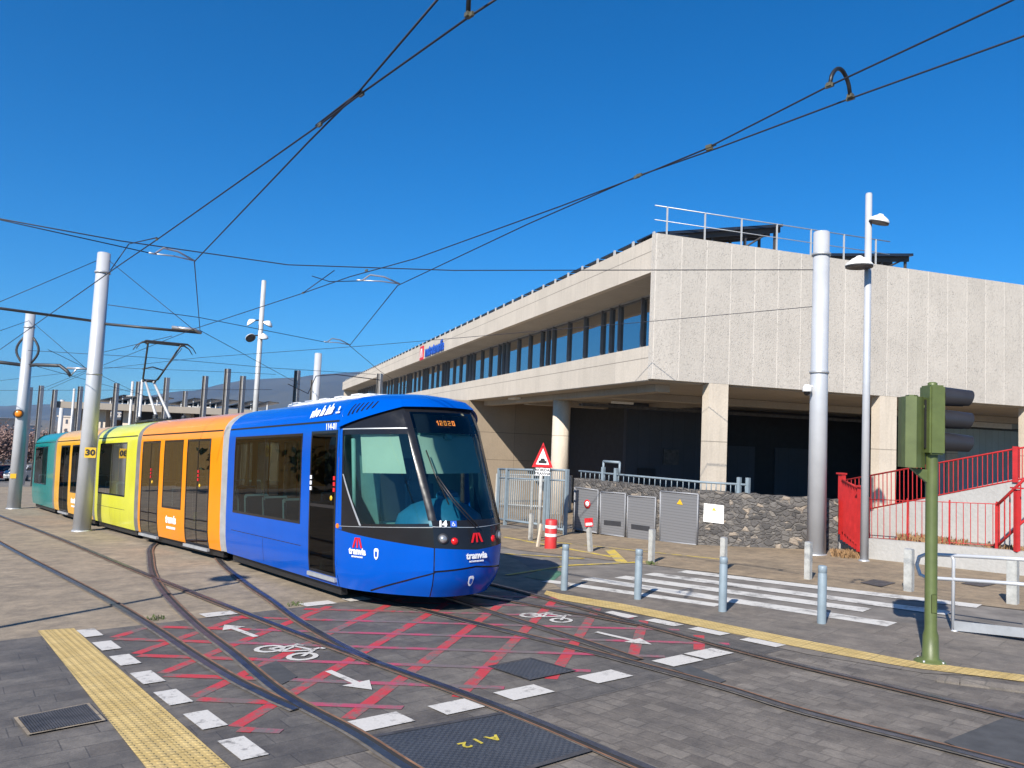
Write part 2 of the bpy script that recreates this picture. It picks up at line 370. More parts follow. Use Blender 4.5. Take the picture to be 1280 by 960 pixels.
# tramway concrete reaching back under and beyond the tram
far=[(-60,-4),(-70,60),(-26,52),(-9,30),(0.2,18.2),(0.9,13.3)]
sheet('tramway_concrete',[(-60,-4*1.),(-70,62),(-30,56),(-6,30),(-1.2,21.5),(0.3,17.0),(1.0,13.2),(-1.5,12.6),(-6.2,9.2),(-14,3.6),(-24,-3.5)],m_conc,.006)
# far service road behind the tracks
sheet('depot_yard',[(-95,62.5),(-71,62),(-31,56.5),(-8,40),(6,40),(6,140),(-110,140)],m_asph,.004)
# basalt paving of the crossing and footway at lower left
sheet('crossing_paving',[(-24,-3.5),(-14,3.6),(-6.2,9.2),(-1.5,12.6),(1.0,13.2),(1.85,11.5),(2.85,9.95),(3.3,9.1),(.2,6.75),(-2.2,5.1),(-6,2.6),(-6,-8),(-24,-8)],m_pave,.012)
sheet('cobbled_paving',[(3.3,9.1),(3.5,8.85),(4.4,8.1),(5.4,7.95),(12,7.9),(12,-8),(-6,-8),(-6,2.6),(-2.2,5.1),(.2,6.75)],m_cob,.010)
# road beyond the strip (asphalt) and footways
sheet('road',[(-1.2,21.5),(-3,26),(2.5,26),(.9,19.2),(2.72,16.58),(7.3,11.85),(24,-4),(16,-4),(8.2,8.3),(5.9,10.2),(3.7,12.2),(1.7,13.9),(1.0,13.2),(.3,17.0)],m_asph,.008)
sheet('footway',[(1.0,13.2),(1.7,13.9),(3.7,12.2),(5.9,10.2),(8.2,8.3),(16,-4),(13,-4),(12,7.9),(5.4,7.95),(4.4,8.1),(3.5,8.85),(3.3,9.1),(2.85,9.95),(1.85,11.5)],m_kpav,.014)
sheet('beige_pavement',[(2.72,16.58),(.2,18.9),(-1.0,21.6),(-.9,24.5),(9,24.5),(24,24.5),(24,-4),(7.3,11.85)],m_beige,.016)
sheet('driveway',[(-7,30.0),(-3,26.1),(-.9,26.1),(-.9,24.6),(9,24.6),(24,24.6),(24,60),(-10,60)],m_beige,.004)
# tactile strips
def strip(name,ptsA,ptsB,mat,h):
    mb=MB()
    for (a,b),(c,d) in zip(zip(ptsA,ptsA[1:]),zip(ptsB,ptsB[1:])):
        mb.poly([(p[0],p[1],G(p[0],p[1])+h) for p in (a,b,d,c)])
    return struct(mb,name,mat)
strip('tactile_strip',[A(47,790),A(180,960),A(250,1050)],[A(92,787),A(285,960),A(375,1050)],m_tact,.020)
strip('tactile_strip',[A(683,739.5),A(700,743.5),A(777,756),A(887,778),A(990,799),A(1067,814),A(1135,827.5),A(1280,846),A(1500,866)],
      [A(680,744),A(699,751),A(776,764.5),A(886,787.5),A(989,809),A(1066,824),A(1134,836),A(1280,854.5),A(1500,875)],m_tact,.020)
# small kerb face where the footway stands above the cobbles
mb=MB()
kp=[A(1172,851),A(1200,855),A(1280,865),A(1500,885)]
for (a,b) in zip(kp,kp[1:]):
    n=Vector((b[1]-a[1],-(b[0]-a[0]))).normalized()*.09
    za,zb=G(*a),G(*b)
    mb.prism([(a[0],a[1],za-.1),(a[0]+n.x,a[1]+n.y,za-.1),(a[0]+n.x,a[1]+n.y,za+.03),(a[0],a[1],za+.055)],(b[0]-a[0],b[1]-a[1],zb-za))
struct(mb,'kerb',m_kpav)
# ---- painted marks
def mark(name,polys,mat,h):
    mb=MB()
    for P in polys: mb.poly([(p[0],p[1],G(p[0],p[1])+h) for p in P])
    return struct(mb,name,mat)
def quad(c,d,w,l):   # centre, direction, width across, length along
    c=Vector(c[:2]);d=Vector(d[:2]).normalized();n=Vector((-d.y,d.x))
    return [c-d*l/2-n*w/2,c+d*l/2-n*w/2,c+d*l/2+n*w/2,c-d*l/2+n*w/2]
sq=[]
for qi,q in enumerate([(112,793),(133,809),(156,827),(184,849),(216,874),(256,902.5),(303,938),(275,769),(397,756),(450,750),(775,770),(830,780),(886,791),(953,805),(475,905),(575,885),(655,868),(756,848),(847,828),(886,819)]):
    c=at(*q);d=e2 if 0 else Vector((.643,-.766));c=Vector(c[:2])
    lg=qi<7 or 10<=qi<14;a=Vector((.645,-.764))*(.245 if lg else .15);b=Vector((.82,.572))*(.10 if lg else .235)
    sq.append([c-a-b,c+a-b,c+a+b,c-a+b])
for P in sq: mark('crossing_square',[P],m_white,.0225)
# red lattice, clipped to the crossing
reg=[Vector(p) for p in [(-4.95,9.85),(-1.93,6.2),(2.75,9.35),(0.85,12.4),(-1.2,12.55),(-3.75,10.75)]]
def clip(p,d,reg):
    t0,t1=-1e9,1e9;n=len(reg)
    for i in range(n):
        a,b=reg[i],reg[(i+1)%n];nn=Vector((-(b-a).y,(b-a).x))
        num=(a-p).dot(nn);den=d.dot(nn)
        if abs(den)<1e-9: 
            if num>0: return None
            continue
        t=num/den
        if den>0:t0=max(t0,t)
        else:t1=min(t1,t)
    return (t0,t1) if t1>t0+.2 else None
dA=Vector((math.cos(R(76.5)),math.sin(R(76.5))));dB=Vector((math.cos(R(-6.5)),math.sin(R(-6.5))))
PA=[];PBv=[];PBf=[]
for k in range(-6,8):
    p=Vector((-1.29+(.745 if k>0 else .83)*k,6.52));c=clip(p,dA,reg)
    if c: PA.append(quad(p+dA*(c[0]+c[1])/2,dA,.13,c[1]-c[0]))
for k in range(-4,12):
    p=Vector((-1.2,6.98+.70*k));c=clip(p,dB,reg)
    if c:
        m=(c[0]+c[1])/2
        # strong near both ends, faded between
        l=c[1]-c[0]
        a=min(l*.35,1.35)
        PBv.append(quad(p+dB*(c[0]+a/2),dB,.12,a))
        if l>a+.2: PBf.append(quad(p+dB*(c[0]+a+(l-a)/2),dB,.10,l-a))
mark('red_hatching',PA,m_red,.0150);mark('red_hatching',PBv,m_red,.0180);mark('red_hatching',PBf,m_redx,.0175)
# arrows, bicycles
def arrow(a,b,w=.075):
    a=Vector(at(*a)[:2]);b=Vector(at(*b)[:2]);d=(b-a).normalized();n=Vector((-d.y,d.x));h=.3
    return [[a-n*w/2,a+n*w/2,b-d*h+n*w/2,b-d*h-n*w/2],[b-d*h-n*.15,b-d*h+n*.15,b]]
for P in ([(410,841),(465,865)],[(745,792),(815,808)],[(320,798),(280,783)]): mark('painted_arrow',arrow(*P),m_white,.0225)
def bike(c,ang,s,flip=1):
    c=Vector(at(*c)[:2]);ca,sa=math.cos(ang),math.sin(ang)
    T=lambda x,y:Vector((c.x+s*(x*ca-y*flip*sa),c.y+s*(x*sa+y*flip*ca)))
    polys=[]
    for cx in (-.42,.42):
        n=14
        for k in range(n):
            t0,t1=2*math.pi*k/n,2*math.pi*(k+1)/n
            polys.append([T(cx+.26*math.cos(t0),.26*math.sin(t0)),T(cx+.26*math.cos(t1),.26*math.sin(t1)),T(cx+.17*math.cos(t1),.17*math.sin(t1)),T(cx+.17*math.cos(t0),.17*math.sin(t0))])
    def seg(x0,y0,x1,y1,w=.07):
        d=Vector((x1-x0,y1-y0)).normalized();n=Vector((-d.y,d.x))*w/2
        polys.append([T(x0-n.x,y0-n.y),T(x1-n.x,y1-n.y),T(x1+n.x,y1+n.y),T(x0+n.x,y0+n.y)])
    return polys,seg
for c,ang,s in (((357,818),R(-36),.68),((682,774),R(-39),.62)):
    P,seg=bike(c,ang,s,1)
    o1=mark('painted_bicycle',P,m_white,.0225)
    P2,seg=bike(c,ang,s,1);P2.clear()
    seg(-.42,0,-.1,0);seg(-.1,0,.25,.38);seg(-.22,.36,.25,.38);seg(-.42,0,-.25,.45);seg(-.22,.36,-.1,0);seg(.25,.38,.42,0);seg(.22,.38,.2,.55);seg(.2,.55,.32,.55);seg(-.34,.47,-.14,.47)
    mark('painted_bicycle',P2,m_white,.0245)
# zebra
for a,b in (((852,715),(1224,759)),((811,718),(1187,768)),((775,722),(1084,764)),((733,724),(1115,782)),((682,727),(898,758))):
    p,q=Vector(at(*a)[:2]),Vector(at(*b)[:2]);mark('zebra_stripe',[quad((p+q)/2,q-p,.36 if a[0]!=682 else .26,(q-p).length)],m_zebra,.0165)
# yellow road lines
for a,b,w in (((630,672),(765,697),.12),((630,693),(730,699),.10),((705,708),(812,703),.14),((762,688),(778,704),.24),((730,699),(700,700),.10),((633,720),(703,709),.10),((660,675),(900,700),.08)):
    p,q=Vector(at(*a)[:2]),Vector(at(*b)[:2]);mark('yellow_line',[quad((p+q)/2,q-p,w,(q-p).length)],m_ypaint,.0195)
m_gpatch=simple('green_surface_paint',(.06,.16,.10),.7,0,.3,4)
mark('green_patch',[[Vector(at(*q)[:2]) for q in ((655,722),(680,711),(705,716),(690,728))]],m_gpatch,.0135)
# asphalt repair patches
m_patch=simple('patch_asphalt',(.06,.06,.062),.85,0,.25,5,.2)
mark('repair_patch',[[Vector(at(*q)[:2]) for q in ((318,838),(345,828),(372,848),(352,858))]],m_patch,.0195)
mark('repair_patch',[[Vector(at(*q)[:2]) for q in ((1180,930),(1280,890),(1420,920),(1330,990))]],m_patch,.0195)
mark('repair_patch',[[Vector(at(*q)[:2]) for q in ((840,838),(862,834),(908,853),(895,858))]],m_patch,.0195)
# ---- rails
def rail(root,pts,name='rail',ext=None,side=1,rust=True):
    """grooved rail along ground points; sub-part: the dark groove"""
    P=[Vector((p[0],p[1])) for p in pts]
    # smooth (Catmull-Rom)
    Q=[]
    for i in range(len(P)-1):
        p0=P[max(i-1,0)];p1=P[i];p2=P[i+1];p3=P[min(i+2,len(P)-1)]
        for k in range(6):
            t=k/6;Q.append(.5*((2*p1)+(p2-p0)*t+(2*p0-5*p1+4*p2-p3)*t*t+(3*p1-p0-3*p2+p3)*t**3))
    Q.append(P[-1])
    def ribbon(o0,o1,h0,h1=None):
        mb=MB();rows=[[],[]]
        for i,q in enumerate(Q):
            d=(Q[min(i+1,len(Q)-1)]-Q[max(i-1,0)]).normalized();n=Vector((-d.y,d.x))*side
            a=q+n*o0;b=q+n*o1
            rows[0].append((a.x,a.y,G(a.x,a.y)+h0));rows[1].append((b.x,b.y,G(b.x,b.y)+(h1 or h0)))
        mb.grid(rows,False);return mb
    s=wbuild(ribbon(-.06,.10,.0255),'rail_bed',m_seal,root)
    r=wbuild(ribbon(-.035,.03,.031),name,m_rail,root)
    wbuild(ribbon(.03,.07,.028),'rail_groove',m_groove,r)
    wbuild(ribbon(.07,.09,.030),'rail_lip',m_rust if rust else m_rail,r)
def track(label,rails,loc):
    t=thing('tram_track',label,'tram track',(loc[0],loc[1],G(*loc)))
    bpy.context.view_layer.update()
    for p,s in rails: rail(t,p,side=s)
    return t
track('straight rail pair crossing the pale concrete at far left and running into the foreground',
  [([(-24,33.0),(-12.78,19.72),(-6.16,12.1),(-3.08,8.3),(-2.2,7.3),(-1.75,6.85)],1),([(-30,42),(-19.25,29.4),(-12.2,21.2),(-7.39,15.45),(-2.5,9.75),(-.06,7.05),(1.04,5.67),(2.2,4.2)],-1)],(-5,11.5))
track('curved rail pair sweeping out from under the orange section to the bottom edge',
  [([(-9.6,22.5),(-8.75,19.3),(-7.63,16.78),(-6.54,14.54),(-5.39,12.47),(-3.95,10.16),(-2.98,8.75),(-2.02,7.31),(-1.15,6.29),(-.55,5.5),(.6,4.1)],1),([(-7.6,20.5),(-6.15,16.83),(-4.59,13.84),(-3.54,12.02),(-2.8,10.68),(-1.95,9.33),(-1.31,8.42)],-1)],(-4,11))
track('rail pair the tram stands on, running to the lower right',
  [([(-12.4,24.0),(-5.2,16.0),(-1.99,12.19),(-.99,11.09),(.14,9.86),(1.04,8.88),(2.1,7.61),(2.66,6.82),(3.69,5.69),(5,4.1)],1),([(-11.4,24.9),(-4.2,16.9),(-.95,13.1),(.2,12.0),(1.05,11.15),(1.85,10.35)],-1)],(0,10))
track('second rail pair emerging under the tram nose and merging to the lower right',
  [([(-3.2,15.6),(-.49,11.63),(.74,9.78),(1.50,8.55)],1),([(-2.6,17.2),(-.04,13.44),(.35,12.85),(1.85,10.45),(2.91,8.77),(3.73,7.68),(4.48,6.7),(6.0,4.7)],-1)],(1,11))
# covers and gratings
def cover(name,label,cat,px,mat,frame=.05,fm=None,h=.024,barsn=0,bm=None):
    P=[at(*q) for q in px];c=sum(P,Vector())/4;t=thing(name,label,cat,c)
    bpy.context.view_layer.update()
    mb=MB();O=[c+(p-c)*1.10 for p in P]
    for i in range(4):
        j=(i+1)%4;mb.poly([O[i]+NRM*(h+.003),O[j]+NRM*(h+.003),P[j]+NRM*(h+.003),P[i]+NRM*(h+.003)])
    wbuild(mb,'frame',fm or m_iron,t)
    mb=MB();mb.poly([p+NRM*h for p in P]);pl=wbuild(mb,'plate',mat,t)
    if barsn:
        mb=MB()
        for k in range(barsn):
            a=(k+.5)/barsn;p=P[0].lerp(P[1],a);q=P[3].lerp(P[2],a);d=(P[1]-P[0]).normalized()*.008
            mb.poly([p-d+NRM*(h+.006),p+d+NRM*(h+.006),q+d+NRM*(h+.006),q-d+NRM*(h+.006)])
        wbuild(mb,'grating_bars',bm or m_galvd,pl)
    return t,c,P
cover('drain_grate','rusty rectangular drain grating in the grey slabs left of the yellow strip','drain grate',[(22,901),(108,884),(127,904),(38,921)],m_groove,fm=m_conc,barsn=26,bm=m_iron)
cover('manhole_cover','dark square manhole cover between red hatching and white squares','manhole cover',[(614,836),(663,826),(715,841),(662,852)],m_check)
cover('floor_grate','dark rectangular grating plate let into the beige pavement between zebra and railing','floor grate',[(1077,730),(1093,726),(1118,730),(1101,735)],m_iron)
cover('floor_grate','dark rectangular grating plate in the beige pavement behind the tubular railing','floor grate',[(1203,731),(1222,727),(1246,731),(1228,735)],m_iron)
t,c,P=cover('cable_chamber_cover','large dark checker plate cover with yellow stencilled characters between the foreground rails','cover',[(468,926),(640,894),(742,938),(566,990)],m_check)
mb=MB();fw=(P[3]-P[0]).normalized();rt=(P[0]-P[1]).normalized();up=-fw
for ch,px in (('A',(617,927)),('1',(597,931)),('2',(581,936))):
    q=at(*px)+NRM*.030
    Mx=Matrix((( -(P[1]-P[0]).normalized()).to_4d(),((P[3]-P[0]).normalized()).to_4d(),NRM.to_4d(),(0,0,0,1))).transposed()
    Mx=Matrix.Translation(q)@Mx.to_3x3().to_4x4();Mx[3][3]=1
    mb.text(ch,.16,Mx,.0005,.004)
wbuild(mb,'lettering',m_ytxt,t)
# ------------------------------------------------------------------ TRAM
J0=[(430,737),(277,690),(168,664),(115,650),(65,636),(33,626.5)]
J=[at(x,y,.25) for x,y in J0]
tram=thing('tram','long low-floor tram in blue, orange, lime, amber and teal sections leaving the bend','tram',J[0]-NRM*.25)
bpy.context.view_layer.update()
PROF=[(.25,1.14),(.40,1.17),(.60,1.19),(1.0,1.20),(2.3,1.20),(2.62,1.19),(2.775,1.175)]
ROOF=[(2.795,1.165),(2.86,1.15),(2.95,1.09),(3.05,.985),(3.13,.85),(3.19,.66),(3.225,.4),(3.24,0)]
def yat(z):
    for (a,b),(c,d) in zip(PROF,PROF[1:]):
        if z<=c: return b+(d-b)*max(0,(z-a))/(c-a)
    return PROF[-1][1]
def side_shell(mb,x0,x1,holes,sg,xstep=1.2):
    xs=sorted({x0,x1,*[h[0] for h in holes],*[h[1] for h in holes]})
    zs=sorted({*[p[0] for p in PROF],*[h[2] for h in holes],*[h[3] for h in holes]})
    for a,b in zip(xs,xs[1:]):
        for c,d in zip(zs,zs[1:]):
            mx,mz=(a+b)/2,(c+d)/2
            if any(h[0]<mx<h[1] and h[2]<mz<h[3] for h in holes): continue
            mb.poly([(a,sg*yat(c),c),(b,sg*yat(c),c),(b,sg*yat(d),d),(a,sg*yat(d),d)],True)
def pane(mb,x0,x1,z0,z1,sg,off):
    zz=[z0]+[p[0] for p in PROF if z0<p[0]<z1]+[z1]
    mb.grid([[(x0,sg*(yat(z)+off),z),(x1,sg*(yat(z)+off),z)] for z in zz],True)
def frame(mb,x0,x1,z0,z1,sg,w=.05,off=.004,mull=()):
    pane(mb,x0,x0+w,z0,z1,sg,off);pane(mb,x1-w,x1,z0,z1,sg,off)
    pane(mb,x0+w,x1-w,z0,z0+w,sg,off);pane(mb,x0+w,x1-w,z1-w,z1,sg,off)
    for m,mw in mull: pane(mb,m-mw/2,m+mw/2,z0+w,z1-w,sg,off)
def modM(i):
    a,b=J[i],J[i+1];e=(a-b).normalized();nn=NRM.cross(e).normalized();up=e.cross(nn)
    o=a+nn*1.2-NRM*.25
    return Matrix(((e.x,nn.x,up.x,o.x),(e.y,nn.y,up.y,o.y),(e.z,nn.z,up.z,o.z),(0,0,0,1))),(a-b).length
def roofpatch(mb,x0,x1):
    P=[]
    for sg in (-1,):
        pass
    row=[(-y,z) for z,y in ROOF]+[(y,z) for z,y in ROOF[::-1][1:]]
    mb.grid([[(x,y,z) for y,z in row] for x in (x0,(x0+x1)/2-.008)],True)
    mb.grid([[(x,y,z) for y,z in row] for x in ((x0+x1)/2+.008,x1)],True)
def module(i,mat,wins,doors,x1=-.17,x0=None):
    M,Ln=modM(i);x0=x0 if x0 is not None else -(Ln-.17)
    holes=[w[:4] for w in wins]+[d[:4] for d in doors]
    mb=MB(M)
    for sg in (-1,1): side_shell(mb,x0,x1,holes,sg)
    xs_=sorted({x0,x1,*[h[0] for h in holes],*[h[1] for h in holes]})
    row_=[(-PROF[-1][1],PROF[-1][0])]+[(-y,z) for z,y in ROOF]+[(y,z) for z,y in ROOF[::-1][1:]]+[(PROF[-1][1],PROF[-1][0])]
    mb.grid([[(x,y,z) for y,z in row_] for x in xs_],True)
    bmesh.ops.remove_doubles(mb.b,verts=mb.b.verts,dist=.0005)
    body=wbuild(mb,'body_section',mat,tram)
    mb=MB(M)                                                    # lower seam lines and skirt seams
    mb.bb(x0,x1,-1.13,1.13,.33,.36);wbuild(mb,'floor',m_tblk,tram)
    mb=MB(M)
    for sg in (-1,1):
        pane(mb,x0+.05,x1-.05,2.765,2.797,sg,.003)
        if not doors or True:
            for w in wins:
                if w[4]=='w': 
                    pane(mb,w[0]-.05,w[1]+.05,.742,.752,sg,.003)
                    pane(mb,(w[0]+w[1])/2-.004,(w[0]+w[1])/2+.004,.30,.742,sg,.003)
    wbuild(mb,'panel_seam',m_tblk,body)
    mb=MB(M)
    for sg in (-1,1): mb.bb(x0+.1,x1-.1,sg*1.0-.05,sg*1.0+.05,.10,.34)
    mb.bb(x0+.9,x1-.9,-.95,.95,.06,.32);wbuild(mb,'underframe',m_blk,tram)
    for w in wins:
      for sg in (-1,1):
        mb=MB(M);frame(mb,*w[:4],sg,.045,.004,[((w[0]+w[1])/2,.03)] if w[4]=='w' and w[1]-w[0]>2.6 else ())
        bmesh.ops.remove_doubles(mb.b,verts=mb.b.verts,dist=.0005)
        o=wbuild(mb,'window',m_tblk,body)
        mb=MB(M);pane(mb,*w[:4],sg,.001)
        wbuild(mb,'window_pane',m_twin if w[4]=='w' else m_door,o)
    for d in doors:
      for sg in (-1,1):
        mb=MB(M)
        mull=[((d[0]+d[1])/2,.05)] if d[1]-d[0]>1.2 else []
        frame(mb,*d[:4],sg,.05,.005,mull)
        if d[1]-d[0]<1.2: pane(mb,d[0]+.05,d[1]-.05,1.42,1.47,sg,.005)
        bmesh.ops.remove_doubles(mb.b,verts=mb.b.verts,dist=.0005)
        o=wbuild(mb,'door',m_tblk,tram)
        mb=MB(M);pane(mb,*d[:4],sg,.001)
        wbuild(mb,'door_pane',m_door,o)
        mb=MB(M);mb.bb(d[0]-.02,d[1]+.02,sg*1.17-.03,sg*1.17+.03,d[2]-.07,d[2]-.01)
        wbuild(mb,'door_sill',m_galvd,o)
    # interior: seats and grab poles
    for w in wins:
        n=int((w[1]-w[0])/.85)
        for k in range(n):
            x=w[0]+.35+k*(w[1]-w[0]-.4)/max(n-1,1)
            for sg in (-1,1):
                mb=MB(M);mb.box((x,sg*.82,1.02),(.09,.46,.82),ry=-.12,bev=.03);s=wbuild(mb,'passenger_seat',m_seatd,tram)
                mb=MB(M)
                mb.box((x-.035,sg*.82,1.08),(.05,.5,.78),ry=-.12,bev=.02);wbuild(mb,'seat_shell',m_seat,s)
    for d in doors:
        mb=MB(M);x=d[0]+.12
        for sg in (-1,1): mb=MB(M);mb.tube([(x,sg*.75,.36),(x,sg*.75,2.6)],.017,6);wbuild(mb,'grab_pole',m_yrail,tram)
    mb=MB(M);mb.bb(x0,x1,-1.1,1.1,2.68,2.70);wbuild(mb,'ceiling',m_cabin,tram)
    return M,Ln,body
wz=(1.10,2.62)
M0,L0,body0=module(0,m_blue,[(-5.15,-1.72,*wz,'w')],[(-1.36,-.36,.38,2.64)],x1=-.3)
M1,L1,_=module(1,m_orng,[(-3.88,-2.55,.98,2.62,'c')],[(-5.60,-4.2,.25,2.62),(-2.28,-.84,.25,2.62)])
M2,L2,_=module(2,m_yell,[(-4.2,-1.15,*wz,'w')],[])
M3,L3,_=module(3,m_amb,[(-3.6,-2.4,.98,2.62,'c')],[(-5.6,-4.0,.25,2.62),(-2.1,-.6,.25,2.62)])
M4,L4,_=module(4,m_teal,[(-4.7,-1.7,*wz,'w')],[],x0=-L4 if False else -5.0)
# end frame strips + gangways
allrow=[(z,y) for z,y in PROF]+[(z,y) for z,y in ROOF]
row=[(-y,z) for z,y in allrow]+[(y,z) for z,y in allrow[::-1][1:]]
for (Ma,La),(Mb,_l) in zip(((M0,L0),(M1,L1),(M2,L2),(M3,L3)),((M1,L1),(M2,L2),(M3,L3),(M4,L4))):
    mb=MB();rows=[];n=9
    for k in range(n+1):
        t=k/n;inset=(.0 if k in (0,n) else (.035 if k%2 else .02))
        f=1-inset
        pa=[Ma@Vector((-(La-.17),y*f,z if z<2.7 else 2.7+(z-2.7)*f)) for y,z in row]
        pb=[Mb@Vector((-.17,y*f,z if z<2.7 else 2.7+(z-2.7)*f)) for y,z in row]
        rows.append([a.lerp(b,t) for a,b in zip(pa,pb)])
    mb.grid(rows,False);wbuild(mb,'gangway_bellows',m_gang if Ma is M0 else m_gangd,tram)
# ---- nose
LV=[(.25,1.46,1.28,.50,1.13),(.45,1.62,1.43,.55,1.175),(.62,1.69,1.49,.57,1.19),(.95,1.72,1.52,.585,1.20),(1.25,1.67,1.48,.59,1.20),(2.62,.99,.86,.63,1.19),(2.95,.80,.66,.62,1.12),(3.10,.66,.50,.58,1.0),(3.17,.45,.30,.48,.80),(3.22,.15,.02,.32,.5)]
def lvl(z):
    if z<=LV[0][0]: return LV[0][1:]
    for a,b in zip(LV,LV[1:]):
        if z<=b[0]:
            t=(z-a[0])/(b[0]-a[0]);return [p+(q-p)*t for p,q in zip(a[1:],b[1:])]
    return LV[-1][1:]
def S(u,z,sg,off=0.):
    Xc,Xk,Yk,B=lvl(z)
    def pt(u):
        if u<=.35:
            a=u/.35;return Vector((Xc-(Xc-Xk)*a**2.4,Yk*a,0))
        v=(u-.35)/.65
        # rounded corner then gentle swell back to the full width
        return Vector((Xk+(-.3-Xk)*v,Yk+(B-Yk)*(1-(1-v)**1.8),0))
    p=pt(u)
    if off:
        a=pt(max(u-.01,0));b=pt(min(u+.01,1));d=(b-a).normalized();n=Vector((-d.y*-1,d.x*-1,0)) 
        n=Vector((d.y,-d.x,0));
        if n.dot(Vector((p.x+.6,p.y,0)))<0:n=-n
        p=p+n*off
    return (p.x,sg*p.y,z)
def patch(mb,c,nu=6,nv=6,off=0.,sgs=(-1,1),mi=0,curve=None,off2=None):
    # corners c: bottom-front, bottom-back, top-back, top-front as (u,z)
    for sg in sgs:
        P=[]
        for j in range(nv+1):
            t=j/nv;r=[]
            for i in range(nu+1):
                s=i/nu
                u=(c[0][0]*(1-s)+c[1][0]*s)*(1-t)+(c[3][0]*(1-s)+c[2][0]*s)*t
                z=(c[0][1]*(1-s)+c[1][1]*s)*(1-t)+(c[3][1]*(1-s)+c[2][1]*s)*t
                if curve: z+=curve(s,t)
                o=off if off2 is None else off*(1-t)+off2*t
                r.append(S(u,z,sg,o))
            P.append(r)
        mb.grid(P,True,mi)
    return mb
# lower blue bodywork
mb=MB(M0)
patch(mb,[(0,.25),(.345,.25),(.345,.615),(0,.665)],8,4,-.0)
patch(mb,[(0,.69),(.345,.64),(.345,.955),(0,.915)],8,4)
patch(mb,[(.352,.25),(1,.25),(1,.45),(.352,.64)],16,4)
patch(mb,[(.352,.64),(1,.45),(1,1.12),(.352,.955)],16,6)
patch(mb,[(.945,1.12),(1,1.12),(1,2.66),(.945,2.66)],2,10)
wbuild(mb,'nose_bodywork',m_blue,tram)
mb=MB(M0);patch(mb,[(0,.655),(.352,.605),(.352,.65),(0,.70)],8,1,-.012);patch(mb,[(.34,.605),(.70,.262),(.71,.28),(.34,.625)],10,1,.003)
patch(mb,[(.343,.25),(.354,.25),(.354,1.2),(.343,1.2)],1,8,-.006)
wbuild(mb,'bumper_seam',m_tblk,tram)
# black mask band
mb=MB(M0)
patch(mb,[(0,.915),(.35,.955),(.35,1.25),(0,1.23)],8,3)
patch(mb,[(.35,.955),(1,1.12),(1,1.17),(.35,1.25)],12,3)
patch(mb,[(0,1.235),(.35,1.255),(.35,1.33),(0,1.33)],8,1,.006)
patch(mb,[(.315,1.33),(.365,1.33),(.365,2.98),(.315,2.98)],2,14,.008)     # windscreen pillar
patch(mb,[(0,2.90),(.34,2.90),(.34,3.0),(0,3.0)],8,1,.006)
patch(mb,[(.365,1.25),(.95,1.17),(.95,1.21),(.365,1.29)],10,1,.004)       # sill of side window
patch(mb,[(.78,1.21),(.95,1.20),(.95,1.95),(.935,1.95)],4,6,.004)         # slanted triangle
patch(mb,[(.925,1.93),(.95,1.93),(.95,2.62),(.925,2.62)],1,5,.004)
patch(mb,[(.365,2.56),(.95,2.56),(.95,2.64),(.365,2.64)],10,1,.004)
patch(mb,[(.345,2.655),(.95,2.655),(.95,2.70),(.345,3.0)],10,4,.004)      # dark triangle under the roof edge
wbuild(mb,'black_mask',m_tblk,tram)
mb=MB(M0);patch(mb,[(.36,2.64),(.95,2.64),(.95,2.655),(.36,2.655)],8,1,.007);patch(mb,[(.77,1.21),(.785,1.21),(.94,1.96),(.925,1.96)],1,6,.008)
patch(mb,[(0,1.222),(.35,1.245),(.35,1.252),(0,1.23)],8,1,.008);patch(mb,[(.35,1.235),(1,1.165),(1,1.172),(.35,1.243)],8,1,.008)
wbuild(mb,'trim_strip',m_galvd,tram)
mb=MB(M0);patch(mb,[(0,1.33),(.315,1.33),(.315,2.90),(0,2.90)],10,14,.002);wbuild(mb,'windscreen',m_wind,tram)
mb=MB(M0);patch(mb,[(.365,1.29),(.78,1.21),(.935,1.94),(.365,1.94)],10,8,.001);patch(mb,[(.365,1.94),(.93,1.94),(.93,2.56),(.365,2.56)],10,6,.001);wbuild(mb,'cab_side_window',m_wind,tram)
# blue roof cap and visor edge
mb=MB(M0)
patch(mb,[(0,2.985),(.35,2.975),(.35,3.10),(0,3.12)],10,3,.07,off2=.03)
patch(mb,[(.35,2.975),(1,2.67),(1,2.80),(.35,3.10)],14,3,.05,off2=.02)
patch(mb,[(0,3.12),(.35,3.10),(.35,3.17),(0,3.17)],10,2,.03,off2=.0)
patch(mb,[(.35,3.10),(1,2.80),(1,3.17),(.35,3.17)],14,5,.02,off2=.0)
patch(mb,[(0,3.17),(1,3.17),(1,3.22),(0,3.22)],26,2)
patch(mb,[(0,2.985),(.35,2.975),(.35,2.985),(0,2.995)],10,1,.07,off2=-.02)
patch(mb,[(.35,2.975),(1,2.67),(1,2.68),(.35,2.985)],14,1,.05,off2=-.02)
top=[Vector(S(u/20,3.22,-1)) for u in range(21)]
mb.grid([[p for p in top],[Vector((p.x,-p.y,p.z)) for p in top]],True)
cap=wbuild(mb,'cab_roof',m_blue,tram)
# louvres on the cab roof side
mb=MB(M0)
for k in range(6):
    u=.90-k*.055
    patch(mb,[(u-.016,2.86+.02*k),(u+.004,2.855+.02*k),(u+.012-.055,3.04+.006*k),(u-.012-.05,3.045+.006*k)],1,3,.028,off2=.012)
wbuild(mb,'louvres',m_tblk,cap)
# grey stripe between roof panel and cab roof
mb=MB(M0);mb.grid([[(-.30,-(1.155),2.80),(-.315,-1.15,2.86),(-.335,-1.10,2.95),(-.36,-1.0,3.05),(-.38,-.86,3.135)],[(-.27,-(1.16),2.80),(-.285,-1.16,2.86),(-.305,-1.11,2.96),(-.33,-1.01,3.06),(-.35,-.87,3.145)]]);wbuild(mb,'roof_stripe',m_txt,cap)
